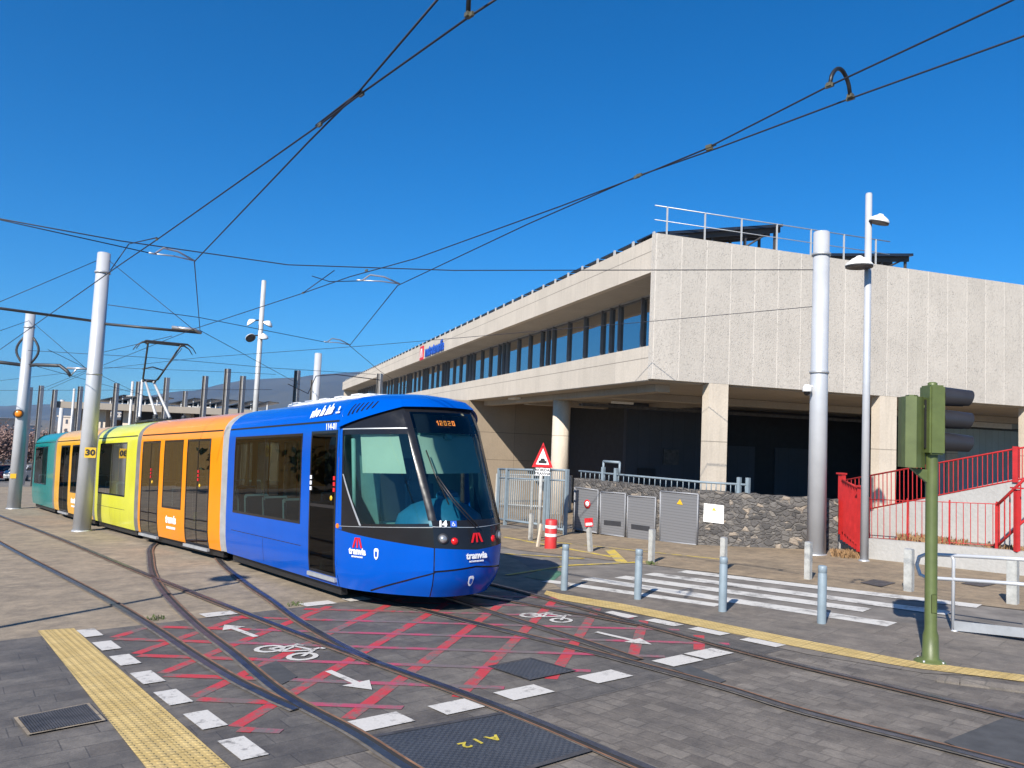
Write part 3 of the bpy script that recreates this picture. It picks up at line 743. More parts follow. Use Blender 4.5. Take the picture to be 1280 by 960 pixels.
# lights
def disc(mb,u,z,r,off,sg,n=20,dome=0.02):
    c=Vector(S(u,z,sg,off));q=Vector(S(u+.02,z,sg,off));x=(q-c).normalized()
    up=(Vector(S(u,z+.05,sg,off))-c).normalized();nn=x.cross(up).normalized()
    if nn.x<0: nn=-nn
    prev=None;V0=mb.v(c+nn*dome)
    ring=[mb.v(c+x*r*math.cos(2*math.pi*k/n)+up*r*math.sin(2*math.pi*k/n)) for k in range(n)]
    for k in range(n): mb.f([V0,ring[k],ring[(k+1)%n]],True)
    ring2=[mb.v(c+x*r*1.15*math.cos(2*math.pi*k/n)+up*r*1.15*math.sin(2*math.pi*k/n)-nn*.03) for k in range(n)]
    for k in range(n): mb.f([ring[k],ring[(k+1)%n],ring2[(k+1)%n],ring2[k]],True)
for sg in (-1,1):
    mb=MB(M0);disc(mb,.285,1.085,.070,.018,sg,dome=.01);h=wbuild(mb,'headlight',m_dark,tram)
    mb=MB(M0);disc(mb,.285,1.085,.050,.032,sg,dome=.008);wbuild(mb,'reflector',m_lamp,h)
    mb=MB(M0);disc(mb,.20,1.05,.046,.014,sg,dome=.008);wbuild(mb,'tail_light',m_rlens,tram)
# destination display
mb=MB(M0);patch(mb,[(0,2.58),(.29,2.58),(.29,2.87),(0,2.87)],6,3,-.03);dsp=wbuild(mb,'destination_display',m_tblk,tram)
def frontM(y,z,off,frac=1.):
    """frame on the nose surface: x to the tram's right-hand side as read from outside"""
    u=abs(y)/lvl(z)[2]*.35;sg=1 if y>0 else -1
    c=Vector(S(u,z,sg,off));a=Vector(S(u,z+.06,sg,off))
    du=Vector(S(u+.02,z,sg,off))-c;x=du.normalized()*sg      # towards +y
    up=(a-c).normalized();nn=x.cross(up).normalized();up=nn.cross(x)
    return Matrix(((x.x,up.x,nn.x,c.x),(x.y,up.y,nn.y,c.y),(x.z,up.z,nn.z,c.z),(0,0,0,1)))
mb=MB(M0);mb.text('1 HOSPI',.001,Matrix.Identity(4));mb=MB(M0)
for r_,rowt in enumerate(('# ### ### # # ###','# #   # # ###  # ','# ### ### # # ###')): pass
T=frontM(-.02,2.735,.0)
glyph={'H':('101','101','111','101','101'),'O':('111','101','101','101','111'),'S':('111','100','111','001','111'),'P':('111','101','111','100','100'),'1':('01','11','01','01','01'),'2':('111','001','111','100','111'),'0':('111','101','101','101','111')}
x=-.17
for ch in '12020':
    g_=glyph[ch]
    for ry,rw in enumerate(g_):
        for cx,b in enumerate(rw):
            if b=='1':
                px=x+cx*.017;pz=.035-ry*.0175
                mb.poly([T@Vector((px-.0065,pz-.0065,0)),T@Vector((px+.0065,pz-.0065,0)),T@Vector((px+.0065,pz+.0065,0)),T@Vector((px-.0065,pz+.0065,0))])
    x+=len(g_[0])*.017+.022
wbuild(mb,'display_text',m_disp,dsp)
# cab interior
mb=MB(M0);mb.bb(-.42,-.36,-1.12,1.12,.4,2.66);wbuild(mb,'cab_bulkhead',m_cabin,tram)
mb=MB(M0);mb.grid([[(-.34,-.45,1.2),(-.34,.45,1.2)],[(-.34,-.45,2.2),(-.34,.45,2.2)]],False);wbuild(mb,'bulkhead_glazing',m_void,tram)
mb=MB(M0);mb.bb(-.35,1.15,-.6,.6,.86,.90);wbuild(mb,'cab_floor',m_seatd,tram)
mb=MB(M0)
prof_=[(0,1.60),(.22,1.58),(.46,1.50),(.66,1.36),(.72,1.2),(.70,.92)]
mb.lathe([(r_,z_) for r_,z_ in prof_],28,T=Matrix.Translation((.72,0,0))@Matrix.Diagonal((1.0,.92,1,1)))
mb.box((.78,.12,1.62),(.26,.34,.16),ry=.3,bev=.05)
wbuild(mb,'dashboard',m_dash,tram)
mb=MB(M0);mb.box((.15,0,1.45),(.14,.5,.8),ry=-.1,bev=.05);mb.box((.35,0,1.15),(.5,.5,.14),bev=.05);mb.box((.06,0,1.95),(.1,.28,.22),bev=.04);wbuild(mb,'driver_seat',m_seatd,tram)
mb=MB(M0)
P=[]
for z,x in ((1.98,1.17),(2.55,.90)): P.append([(x-.06*abs(y)*1.5,y,z) for y in (-.50,-.25,0,.25,.50)])
mb.grid(P,True);wbuild(mb,'sun_blind',m_blind,tram)
mb=MB(M0)
for sg in (-1,1):
    P=[]
    for z in (1.98,2.56): P.append([S(u,z,sg,-.05) for u in (.44,.6,.76)])
    mb.grid(P,True)
wbuild(mb,'side_blind',m_blind,tram)
mb=MB(M0);mb.bb(.74,.80,-.5,.5,2.50,2.58);mb.box((.93,.0,2.52),(.10,.14,.08),bev=.02);wbuild(mb,'blind_rail',m_cabin,tram)
mb=MB(M0)
for sg in (-1,1):
    P=[S(.86,z,sg,-.08) for z in (1.3,2.5)];mb.tube(P,.035,8)
wbuild(mb,'interior_pillar',m_cabin,tram)
# wiper
mb=MB(M0)
def sp(y,z,off): 
    u=abs(y)/lvl(z)[2]*.35;return S(u,z,1 if y>0 else -1,off)
mb.tube([sp(.02,1.24,.05),sp(-.25,1.62,.045),sp(-.40,1.95,.035)],.011,6)
mb.tube([sp(-.02,1.22,.05),sp(-.28,1.60,.05),sp(-.42,1.92,.04)],.008,6)
mb.tube([sp(-.33,1.55,.03),sp(-.42,1.95,.03),sp(-.47,2.32,.03)],.010,5)
wbuild(mb,'wiper',m_blk,tram)
# side lettering, emblem
def sideM(x,z,off=.006):
    y=-(yat(z)+off) if x<=-.3 else None
    return Matrix(((1,0,0,x),(0,0,-1,y),(0,1,0,z),(0,0,0,1)))
def noseM(u,z,off=.006):
    c=Vector(S(u,z,-1,off));q=Vector(S(u-.03,z,-1,off));x=(q-c).normalized();up=Vector((0,0,1));nn=x.cross(up).normalized();up=nn.cross(x)
    return Matrix(((x.x,up.x,nn.x,c.x),(x.y,up.y,nn.y,c.y),(x.z,up.z,nn.z,c.z),(0,0,0,1)))
def flame(mb,T,w,h):
    for (xb,xt,ww) in ((-.46,-.19,.085),(0,0,.075),(.46,.19,.085)):
        mb.prism([T@Vector(((xb-ww)*w,-h/2,0)),T@Vector(((xb+ww)*w,-h/2,0)),T@Vector(((xt+ww*1.1)*w,h/2,0)),T@Vector(((xt-ww*1.1)*w,h/2,0))],(T.to_3x3()@Vector((0,0,.004))))
def shield(mb,T,w,h):
    pts=[(-.5,.35),(-.3,.5),(.3,.5),(.5,.35),(.45,-.2),(.25,-.42),(0,-.5),(-.25,-.42),(-.45,-.2)]
    mb.prism([T@Vector((a*w,b*h,0)) for a,b in pts],T.to_3x3()@Vector((0,0,.003)))
T=noseM(.80,.855);mb=MB(M0);flame(mb,T@Matrix.Translation((0,.10,0)),.20,.15);wbuild(mb,'emblem',m_rlens,tram)
mb=MB(M0);mb.text('tranvia',.135,T@Matrix.Translation((0,-.025,0)),.002,.005);mb.text('METROPOLITANO',.030,T@Matrix.Translation((0,-.105,0)),.002,.001);wbuild(mb,'lettering',m_txt,tram)
T2=noseM(.665,.82);mb=MB(M0);shield(mb,T2,.085,.16);cr=wbuild(mb,'crest',m_txt,tram)
mb=MB(M0);shield(mb,T2@Matrix.Translation((0,-.005,.004)),.05,.09);wbuild(mb,'crest_centre',m_txtb,cr)
T=frontM(.0,1.085,.016);mb=MB(M0);flame(mb,T,.19,.13);wbuild(mb,'emblem',m_rlens,tram)
T=frontM(.0,.80,.012);mb=MB(M0);mb.text('tranvia',.13,T@Matrix.Translation((0,.035,0)),.002,.005);mb.text('METROPOLITANO',.030,T@Matrix.Translation((0,-.045,0)),.002,.001);wbuild(mb,'lettering',m_txt,tram)
T=frontM(-.05,.475,.014);mb=MB(M0);shield(mb,T,.085,.16);cr=wbuild(mb,'crest',m_txt,tram)
mb=MB(M0);shield(mb,T@Matrix.Translation((0,-.005,.004)),.05,.09);wbuild(mb,'crest_centre',m_txtb,cr)
T=frontM(-.47,1.285,.016);mb=MB(M0);mb.text('14',.12,T,.002,.006);wbuild(mb,'lettering',m_txt,tram)
T=frontM(-.33,1.285,.014);mb=MB(M0);mb.prism([T@Vector(p) for p in ((-.045,-.045,0),(.045,-.045,0),(.045,.045,0),(-.045,.045,0))],T.to_3x3()@Vector((0,0,.003)));ac=wbuild(mb,'access_sign',m_txtb,tram)
mb=MB(M0)
pts=[(.018*math.cos(a)-.004,.018*math.sin(a)-.014,.006) for a in [R(120+k*30) for k in range(9)]]
mb.tube([T@Vector(p) for p in pts],.004,4);mb.tube([T@Vector(p) for p in ((-.006,.028,.006),(-.004,.0,.006),(.014,-.002,.006),(.022,-.028,.006))],.005,4);wbuild(mb,'wheelchair_symbol',m_txt,ac)
mb=MB(M0);mb.text('114-01',.14,sideM(-.62,2.695),.002,.002,sx=1.05);wbuild(mb,'lettering',m_txt,tram)
# script on roof panel
T=Matrix.Translation((-1.12,-1.120,2.965))@Matrix.Rotation(R(66),4,'X');mb=MB(M0);mb.text('vive la isla',.25,T@Matrix(((1,.35,0,0),(0,1,0,0),(0,0,1,0),(0,0,0,1)))@Matrix.Rotation(.06,4,'Z'),.002,.010,sx=.8);wbuild(mb,'lettering',m_txt,tram)
mb=MB(M0);T=Matrix.Translation((-.50,-1.125,2.955))@Matrix.Rotation(R(66),4,'X');shield(mb,T@Matrix.Translation((0,.03,0)),.05,.08);mb.prism([T@Vector(p) for p in ((-.07,-.05,0),(.07,-.05,0),(.07,-.025,0),(-.07,-.025,0))],(0,-.003,0));wbuild(mb,'crest',m_txt,tram)
# 'tranvia' on orange and amber sections
for Mx,xx in ((M1,-3.2),(M3,-3.0)):
    mb=MB(Mx);mb.text('tranvia',.26,sideM(xx,.72),.002,.012);mb.text('METROPOLITANO',.075,sideM(xx,.52),.002,.003);wbuild(mb,'lettering',m_txt,tram)
# small stickers and side lamps
mb=MB(M0);mb.box((-.27,-1.205,1.17),(.07,.03,.07),bev=.01);wbuild(mb,'indicator_lamp',m_orange_l,tram)
for Mx,xx in ((M0,-.30-.12),(M1,-1.50),(M1,-4.82),(M3,-1.3),(M0,-1.30)):
    mb=MB(Mx)
    for k in range(3): mb.bb(xx-.03,xx+.03,-1.215,-1.207,1.68+k*.09,1.74+k*.09)
    wbuild(mb,'door_sticker',m_sign_red if xx!=-1.30 else m_txt,tram)
for Mx,xx in ((M0,-.52),(M1,-1.40),(M1,-4.7)):
    mb=MB(Mx);T=Matrix.Translation((xx,-1.207,1.58))@Matrix.Rotation(R(90),4,'X');mb.lathe([(0,.008),(.035,.006),(.04,0)],14,T=T);wbuild(mb,'door_button',m_signy,tram)
# roof equipment and pantograph (on the orange section)
mb=MB(M2);mb.bb(-3.4,-1.2,-.45,.45,3.2,3.32,bev=.03);mb.bb(-2.9,-1.6,-.6,.6,3.22,3.27,bev=.02)
for y in (-.4,.4):
    for x in (-3.2,-1.5): mb.lathe([(.05,3.3),(.08,3.34),(.05,3.37),(.08,3.4),(.05,3.43),(.03,3.45)],10,c=(x,y,0))
pb_=wbuild(mb,'pantograph_base',m_dark,tram)
mb=MB(M0);mb.bb(-4.2,-.7,-.5,.5,3.2,3.275,bev=.02)
for k in range(5): mb.bb(-4.0+k*.66,-3.7+k*.66,-.5,-.42,3.272,3.295)
wbuild(mb,'roof_unit',m_wht,tram)
PX=-2.2
knee=Vector((PX-1.55,0,4.62))
mb=MB(M2)
for y in (-.12,.12): mb.tube([(PX+.1,y*1.6,3.38),(knee.x,y,knee.z)],[.045,.035],8)
wbuild(mb,'lower_arm',m_hlight,tram)
mb=MB(M2);hx=PX-.05;hz=5.66
for sg in (-1,1):
    mb.tube([(knee.x,sg*.12,knee.z),(knee.x+.12,sg*.22,knee.z+.05),(hx-.05,sg*.48,hz)],.028,8)
mb.tube([(knee.x,-.2,knee.z),(knee.x,.2,knee.z)],.05,8)
mb.tube([(knee.x+.35,-.31,knee.z+.33),(knee.x+.30,0,knee.z+.42),(knee.x+.35,.31,knee.z+.33)],.02,6)
mb.tube([(knee.x+.1,.1,knee.z-.08),(hx-.12,.52,hz-.1)],.012,6);wbuild(mb,'upper_arm',m_dark,tram)
mb=MB(M2)
for dx in (-.17,.17):
    mb.tube([(hx+dx,-.86,hz-.26),(hx+dx,-.76,hz-.10),(hx+dx,-.6,hz+.0),(hx+dx,.6,hz+.0),(hx+dx,.76,hz-.10),(hx+dx,-0+.86,hz-.26)],[.012,.016,.03,.03,.016,.012],8)
for y in (-.5,.5): mb.tube([(hx-.2,y,hz-.04),(hx+.2,y,hz-.04)],.022,6)
wbuild(mb,'collector_head',m_dark,tram)
# rear cab (teal)
mb=MB(M4@Matrix.Translation((-5.3,0,0))@Matrix.Rotation(math.pi,4,'Z'))
patch(mb,[(0,.25),(1,.25),(1,1.15),(0,1.15)],20,6);patch(mb,[(.93,1.15),(1,1.15),(1,2.7),(.93,2.7)],2,8);patch(mb,[(0,2.98),(1,2.67),(1,3.17),(0,3.17)],20,5,.03,off2=0);patch(mb,[(0,3.17),(1,3.17),(1,3.22),(0,3.22)],20,2)
top=[Vector(S(u/20,3.22,-1)) for u in range(21)];mb.grid([[p for p in top],[Vector((p.x,-p.y,p.z)) for p in top]],True)
wbuild(mb,'rear_nose_bodywork',m_teal,tram)
mb=MB(M4@Matrix.Translation((-5.3,0,0))@Matrix.Rotation(math.pi,4,'Z'));patch(mb,[(.30,1.15),(.93,1.15),(.93,2.7),(.30,3.0)],10,8,-.003);patch(mb,[(0,1.15),(.30,1.15),(.30,3.0),(0,3.0)],8,8,-.003);wbuild(mb,'rear_glazing',m_door,tram)
# ------------------------------------------------------------------ BUILDING
C=pf(817,400,22);C.z=0
BM=Matrix.Translation(C)@Matrix.Rotation(R(18.5),4,'Z')
bld=thing('station_building','long concrete building raised on columns with a ribbon of windows','building',M=BM)
bpy.context.view_layer.update()
def bp(name,mat,*boxes,parent=None,**k):
    mb=MB()
    for b in boxes: mb.bb(*b[:6])
    return mb.build(name,mat,parent or bld,**k)
LEN=82;WID=34
zt=8.28
bp('end_wall',m_hatch,(0,WID,0,.25,4.02,zt))
bp('fascia',m_fascia,(0.003,.22,.25,LEN,7.17,8.2))
bp('window_parapet',m_fascia,(0.003,.22,.25,LEN,4.0,5.0))
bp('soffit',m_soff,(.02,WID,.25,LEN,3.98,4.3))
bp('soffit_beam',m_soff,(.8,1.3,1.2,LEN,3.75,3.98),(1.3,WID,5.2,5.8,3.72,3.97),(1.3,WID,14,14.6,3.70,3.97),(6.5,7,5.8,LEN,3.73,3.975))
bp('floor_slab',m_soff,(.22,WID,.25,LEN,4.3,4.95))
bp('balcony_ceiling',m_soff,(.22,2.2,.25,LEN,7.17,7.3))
bp('roof_slab',m_rampw,(.22,WID,.25,LEN,7.95,8.15))
bp('far_walls',m_fascia,(WID-.3,WID,.25,LEN,4.3,7.95),(.22,WID-.3,LEN-.3,LEN,4.3,7.95))
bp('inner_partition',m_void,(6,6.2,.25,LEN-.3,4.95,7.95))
# windows
y=.45;i=0;pat=[1.62,1.68,1.75,.70,.75]
bp('window_top_rail',m_galvd,(1.62,1.72,.25,LEN-.3,7.12,7.17))
while y<LEN-2:
    w=pat[i%5];i+=1
    fr=MB();fr.bb(1.58,1.72,y-.03,y+.03,4.95,7.12);fr.bb(1.66,1.72,y+.03,y+w-.03,4.95,5.10);fr.bb(1.66,1.72,y+.03,y+w-.03,7.05,7.12)
    fo=fr.build('window',m_mull,bld)
    pn=MB();pn.bb(1.685,1.70,y+.03,y+w-.03,5.10,7.05);pn.build('pane',m_bwin,fo)
    if (i*7)%5<1:
        bl=MB();bl.bb(2.0,2.02,y+.08,y+w-.08,5.35+((i*37)%7)*.12,7.0);bl.build('blind',m_blind,fo)
    y+=w
# columns: square ones flush with the end wall, round ones inside the long side
for x0,x1 in ((1.92,2.58),(8.26,8.95),(14.75,15.45),(21.2,21.9)): bp('column',m_colm,(x0,x1,.004,.36,G(*(BM@Vector((x0,0,0)))[:2])-.3,4.015))
rc=at(697,642)
for k in range(5):
    q=BM.inverted()@Vector((rc.x,rc.y,0));q.y+=k*15.5;w=BM@q
    mb=MB();mb.tube([(q.x,q.y,G(w.x,w.y)-.5),(q.x,q.y,3.98)],.36,20);mb.build('round_column',m_colm,bld)
# walls standing underneath
bp('inner_wall',m_panel,(-6.0,6.8,19.6,20.0,-3.2,3.98),label='beige panelled wall deep under the building')
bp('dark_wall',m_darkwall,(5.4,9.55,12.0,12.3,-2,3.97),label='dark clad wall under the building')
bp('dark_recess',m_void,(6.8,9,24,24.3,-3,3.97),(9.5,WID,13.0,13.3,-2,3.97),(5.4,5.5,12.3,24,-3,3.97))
bp('clad_wall',m_greywall,(19.0,33,8.0,8.3,-.2,3.9),label='blue grey ribbed wall behind the ramp')
bp('wall_sign',m_wht,(20.2,24,7.93,7.99,3.6,3.85))
bp('wall_niche',m_colm,(19.9,20.6,7.94,7.995,.2,2.6))
for (x_,y_) in ((2.2,7.),):
    bp('ceiling_lamp',m_wht,(x_,x_+.9,y_,y_+.12,3.62,3.70))
bp('service_pipe',m_iron,(1.4,WID,8.0,8.12,3.5,3.62),(1.4,WID,8.3,8.38,3.52,3.60))
bp('shutter',m_darkwall,(10.4,13.0,12.9,12.98,-1.5,2.2),(14.2,17.0,12.9,12.98,-1.5,2.2))
bp('notice_board',m_iron,(7.3,8.1,11.9,11.99,1.2,1.9))
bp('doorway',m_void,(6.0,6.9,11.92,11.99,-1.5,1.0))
# ducts and lamps on the soffit
bp('soffit_lamp',m_wht,(.5,.75,13.5,14.6,3.9,3.975),(3.4,3.7,2.2,2.5,3.88,3.975))
# logo on fascia
TL=lambda yy,zz:Matrix(((0,0,-1,-.04),(-1,0,0,yy),(0,1,0,zz),(0,0,0,1)))
mb=MB();
mb.prism([(-.05,33.0,7.15),(-.05,31.9,7.15),(-.05,31.9,8.1),(-.05,33.0,8.1)],(.05,0,0));lg=mb.build('logo_panel',m_sign_red,bld)
mb=MB();T=TL(32.45,7.62)@Matrix.Translation((0,0,.02));flame(mb,T,.8,.62);mb.build('logo_mark',m_txt,lg)
mb=MB();mb.text('metrotenerife',.98,TL(28.6,7.56),.03,.03,sx=.95);mb.build('lettering',m_txtb,bld)
# roof-edge solar panels
mb=MB();mb.box((.65,0,.28),(1.2,1.05,.035),ry=-.06);sp_=mb.build('solar_panel',m_solar,bld)
mb=MB();mb.bb(.015,.06,-.64,-.54,.0,.27);mb.build('bracket',m_hlight,sp_)
k=0
for j in range(62):
    o=sp_ if j==0 else copy_tree(sp_,bld)
    o.location=(.05,.9+j*1.3,8.13)
# tilted arrays over the end wall
def array(label,x0,x1,y0,z0,z1,dep):
    t=thing('solar_array',label,'solar panels',M=BM@Matrix.Translation((x0,y0,8.15)))
    w=x1-x0
    mb=MB();mb.prism([(0,0,z0),(w,0,z1),(w,dep,z1+.0),(0,dep,z0)],(0,0,.09));mb.build('panels',m_solar,t)
    mb=MB()
    for a in (0.1,.5,.9):
        mb.bb(a*dep-.02 if 0 else 0,w,a*dep,a*dep+.05,0,0) if 0 else mb.prism([(0,a*dep,z0-.16),(w,a*dep,z1-.16),(w,a*dep,z1-.002),(0,a*dep,z0-.002)],(0,.05,0))
    for f in (.45,.72,.97):
        zz=z0+(z1-z0)*f;mb.bb(w*f-.04,w*f+.04,.2,.26,0,zz-.02);mb.bb(w*f-.04,w*f+.04,dep-.3,dep-.24,0,zz-.02)
    mb.tube([(w*.62,.2,.0),(w*.95,.2,z1-.1)],.03,6)
    mb.build('support_frame',m_solarb,t)
array('large dark tilted solar array on the roof above the corner',.3,4.75,.45,.22,1.05,1.3)
array('smaller low tilted solar array on the roof beside the tall lamp mast',6.1,10.2,.6,.30,.78,1.8)
rr=thing('roof_railing','thin galvanised railing along the roof edge above the end wall','railing',M=BM@Matrix.Translation((0,.3,8.15)))
for k in range(7):
    mb=MB();mb.bb(.5+k*1.3,.54+k*1.3,0,.04,0,1.06);mb.build('post',m_hlight,rr)
for z in (1.05,.62):
    mb=MB();mb.tube([(.1,.02,z),(8.9,.02,z)],.018 if z>1 else .014,6);mb.build('rail',m_galvd,rr)
# ------------------------------------------------------------------ STONE WALL with louvred doors
W0=at(715,665);W1=at(872,682);W2=at(1047,689)
W0.z=W1.z=W2.z=0
sw=thing('stone_wall','dark lava stone wall with grey louvred doors in front of the building','wall',W0)
bpy.context.view_layer.update()
def wallseg(a,b,th,z0,z1,name,mat,parent,off=0.):
    d=(b-a).normalized();n=Vector((-d.y,d.x,0))*th;p=a+Vector((d.y,-d.x,0))*off;q=b+Vector((d.y,-d.x,0))*off
    mb=MB();N_=24;rowt=[];rng=random.Random(5)
    pts=[p.lerp(q,k/N_) for k in range(N_+1)]
    # front face, top with slight unevenness, back
    tops=[z1+rng.uniform(-.025,.025) for _ in pts]
    mb.grid([[Vector((v.x,v.y,z0)) for v in pts],[Vector((v.x,v.y,(z0+z1)/2)) for v in pts],[Vector((v.x,v.y,t_)) for v,t_ in zip(pts,tops)],[Vector((v.x+n.x,v.y+n.y,t_)) for v,t_ in zip(pts,tops)],[Vector((v.x+n.x,v.y+n.y,z0)) for v in pts]],False)
    mb.f([mb.v((p.x,p.y,z0)),mb.v((p.x,p.y,tops[0])),mb.v((p.x+n.x,p.y+n.y,tops[0])),mb.v((p.x+n.x,p.y+n.y,z0))])
    mb.f([mb.v((q.x,q.y,z0)),mb.v((q.x,q.y,tops[-1])),mb.v((q.x+n.x,q.y+n.y,tops[-1])),mb.v((q.x+n.x,q.y+n.y,z0))])
    return wbuild(mb,name,mat,parent)
wallseg(W0,W1,.4,-.9,1.0,'masonry',m_stone,sw);wallseg(W1,W2,.4,-.6,1.0,'masonry',m_stone,sw)
ds=(W1-W0).normalized();dn=Vector((ds.y,-ds.x,0))
if dn.dot(-W0)<0: dn=-dn
def onwall(px,py,a=W0,n=dn,off=.0):
    d=ray(px,py);t=((a+n*off)-CAM).dot(n)/d.dot(n);return CAM+d*t
def fpanel(pxs,off0,off1,a=W0,n=dn):
    P=[onwall(*q,a,n,off1) for q in pxs];return P
def louvred(pxs,label=None,gap=None):
    P=fpanel(pxs,0,.05);c=P[0]
    mb=MB();mb.prism(P,-dn*.06)
    o=wbuild(mb,'louvred_door',m_louv,sw)
    if label:o['label']=label
    cen=sum(P,Vector())/4
    mb=MB()
    for i in range(4):
        a,b=P[i],P[(i+1)%4];mb.tube([a+dn*.01,b+dn*.01],.022,4)
    wbuild(mb,'door_frame',m_lframe,o)
    if gap:
        Q=[onwall(*q,W0,dn,.056) for q in gap];mb=MB();mb.prism(Q,dn*.004);wbuild(mb,'opening',m_void,o)
    return o,P
louvred([(719,609),(748,613),(747,666),(718,661)])
louvred([(751,615),(782,617),(781,671),(751,667)],gap=[(755,650),(776,652),(776,658),(755,656)])
louvred([(785,620),(820,622),(818,677),(784,673)],gap=[(789,655),(812,658),(812,664),(789,661)])
o,P=louvred([(826,614),(873,618),(871,681),(825,676)])
Q=[onwall(*q,W0,dn,.06) for q in ((846,630),(853.5,631),(850,624))];mb=MB();mb.prism(Q,dn*.006);wbuild(mb,'warning_sign',m_signy,o)
n2=Vector((W2-W1)).normalized();n2=Vector((n2.y,-n2.x,0));n2=-n2 if n2.dot(-W1)<0 else n2
Q=[onwall(*q,W1,n2,.03) for q in ((880,629),(905,632),(904.5,655),(879,652))];mb=MB();mb.prism(Q,-n2*.08);mbx=wbuild(mb,'meter_box',m_wht,sw)
Q=[onwall(*q,W1,n2,.036) for q in ((890,638),(895,638.5),(892.5,634))];mb=MB();mb.prism(Q,n2*.004);wbuild(mb,'warning_sign',m_signy,mbx)
# red warning stickers on first door
for q,r_ in (((734,630),.13),):
    c=onwall(*q,W0,dn,.07);mb=MB();T=Matrix.Translation(c)@dn.to_track_quat('Z','Y').to_matrix().to_4x4();mb.lathe([(0,.004),(r_,.004),(r_,0)],18,T=T);s=wbuild(mb,'prohibition_sign',m_sign_red,sw)
    mb=MB();mb.lathe([(0,.008),(r_*.6,.008),(r_*.6,.004)],18,T=T);wbuild(mb,'sign_centre',m_txt,s)
# handrail on top of wall
hr=thing('wall_handrail','pale blue handrail with short bars running along the top of the stone wall','railing',W0+dn*-.2+Vector((0,0,1)))
bpy.context.view_layer.update()
mb=MB();d=-dn*.2;WA=W0.copy();WB=W0.lerp(W1,1.0);WC=W1.lerp(W2,.36)
za=1.22
top=[WA+d+Vector((0,0,za)),WB+d+Vector((0,0,za)),WC-n2*.2+Vector((0,0,za))]
mb.tube(top,.03,8);wbuild(mb,'top_rail',m_bpaint,hr)
mb=MB()
def between(n,a,b):
    return [a.lerp(b,(k+.5)/n) for k in range(n)]
for p in between(24,top[0],top[1])+between(9,top[1],top[2]): mb.tube([Vector((p.x,p.y,.95)),p],.014,5)
wbuild(mb,'bars',m_bpaint,hr)
for p in (top[0].lerp(top[1],.22),top[0].lerp(top[1],.33),top[1].lerp(top[2],.8),top[2]):
    mb=MB();mb.box((p.x,p.y,1.15),(.09,.09,.5),rz=math.atan2(ds.y,ds.x));wbuild(mb,'post',m_bpaint,hr)
mb=MB();a,b=top[0].lerp(top[1],.22),top[0].lerp(top[1],.36);mb.tube([a+Vector((0,0,.35)),b+Vector((0,0,.35))],.04,6);mb.tube([a,a+Vector((0,0,.35))],.035,6);mb.tube([b,b+Vector((0,0,.35))],.035,6);wbuild(mb,'raised_hoop',m_bpaint,hr)
# ------------------------------------------------------------------ SLIDING GATE / FENCE left of the wall
def fence(label,a,b,h,n,mat,name='fence',gap=.12,posts=(0,1),mid=True,r=.015):
    t=thing(name,label,'fence' if name=='fence' else 'gate',a);bpy.context.view_layer.update()
    A3=Vector((a.x,a.y,G(a.x,a.y)));B3=Vector((b.x,b.y,G(b.x,b.y)));U=Vector((0,0,1))
    for z,rr_ in ((h,.035),(h*.84,.025),(gap,.04)):
        mb=MB();mb.tube([A3+U*z,B3+U*z],rr_,6);wbuild(mb,'rail',mat,t)
    mb=MB()
    for k in range(n):
        p=A3.lerp(B3,(k+.5)/n);mb.tube([p+U*gap,p+U*h*(.98)],r,5,cap=False)
    wbuild(mb,'bars',mat,t)
    for f_ in posts:
        p=A3.lerp(B3,f_);mb=MB();mb.box((p.x,p.y,p.z+h/2),(.09,.09,h+.06),rz=math.atan2((B3-A3).y,(B3-A3).x));wbuild(mb,'post',mat,t)
    return t
ga=at(621,655);gb=at(706,668)
fence('pale blue grey sliding gate of upright bars between the tram nose and the stone wall',at(621,655),at(682,664),1.86,24,m_bpaint,'sliding_gate',.18,(0,.18,.98))
fence('narrow pale blue fence panel between sliding gate and stone wall',at(684,666),at(706,669),1.88,8,m_bpaint,'fence',.15,(0,1))
fence('far pale fence of thin bars in shade under the building',at(620,634),at(712,640),1.5,34,m_gpaint,'fence',.15,(0,.5,1))
# warning sign post
sb=at(673,677)
t=thing('warning_sign','triangular red bordered warning sign with white text plate on a grey post','road sign',sb);bpy.context.view_layer.update()
ztop=pf(676,584,sb.y).z
mb=MB();mb.tube([(sb.x,sb.y,G(sb.x,sb.y)),(sb.x,sb.y,ztop+.05)],.05,10);wbuild(mb,'post',m_gpaint,t)
def facing(p):  # frame at p whose z axis looks back to the camera side
    z=Vector((-p.x*.6-0.4,-p.y,0)).normalized();x=Vector((0,0,1)).cross(z);return Matrix(((x.x,0,z.x,p.x),(x.y,0,z.y,p.y),(0,1,0,p.z),(0,0,0,1)))
def backmat(T,pts,dep,mb): mb.prism([T@Vector((a,b,0)) for a,b in pts],T.to_3x3()@Vector((0,0,dep)));return mb
pc=pf(678.5,571,sb.y-.03);T=facing(pc);k=sb.y/960
mb=MB();backmat(T,[(-13*k,-13*k),(13*k,-13*k),(0,18*k)],.03,mb);sgn=wbuild(mb,'sign_board',m_sign_red,t)
mb=MB();T2=T@Matrix.Translation((0,-1*k,.032));backmat(T2,[(-8.2*k,-8.6*k),(8.2*k,-8.6*k),(0,11.4*k)],.004,mb);wbuild(mb,'sign_face',m_txt,sgn)
mb=MB();T3=T@Matrix.Translation((0,-5*k,.038));backmat(T3,[(-5*k,-3*k),(5*k,-3*k),(5*k,0),(3*k,.4*k),(2*k,3*k),(-2*k,3*k),(-3*k,.4*k),(-5*k,0)],.003,mb);wbuild(mb,'pictogram',m_txtk,sgn)
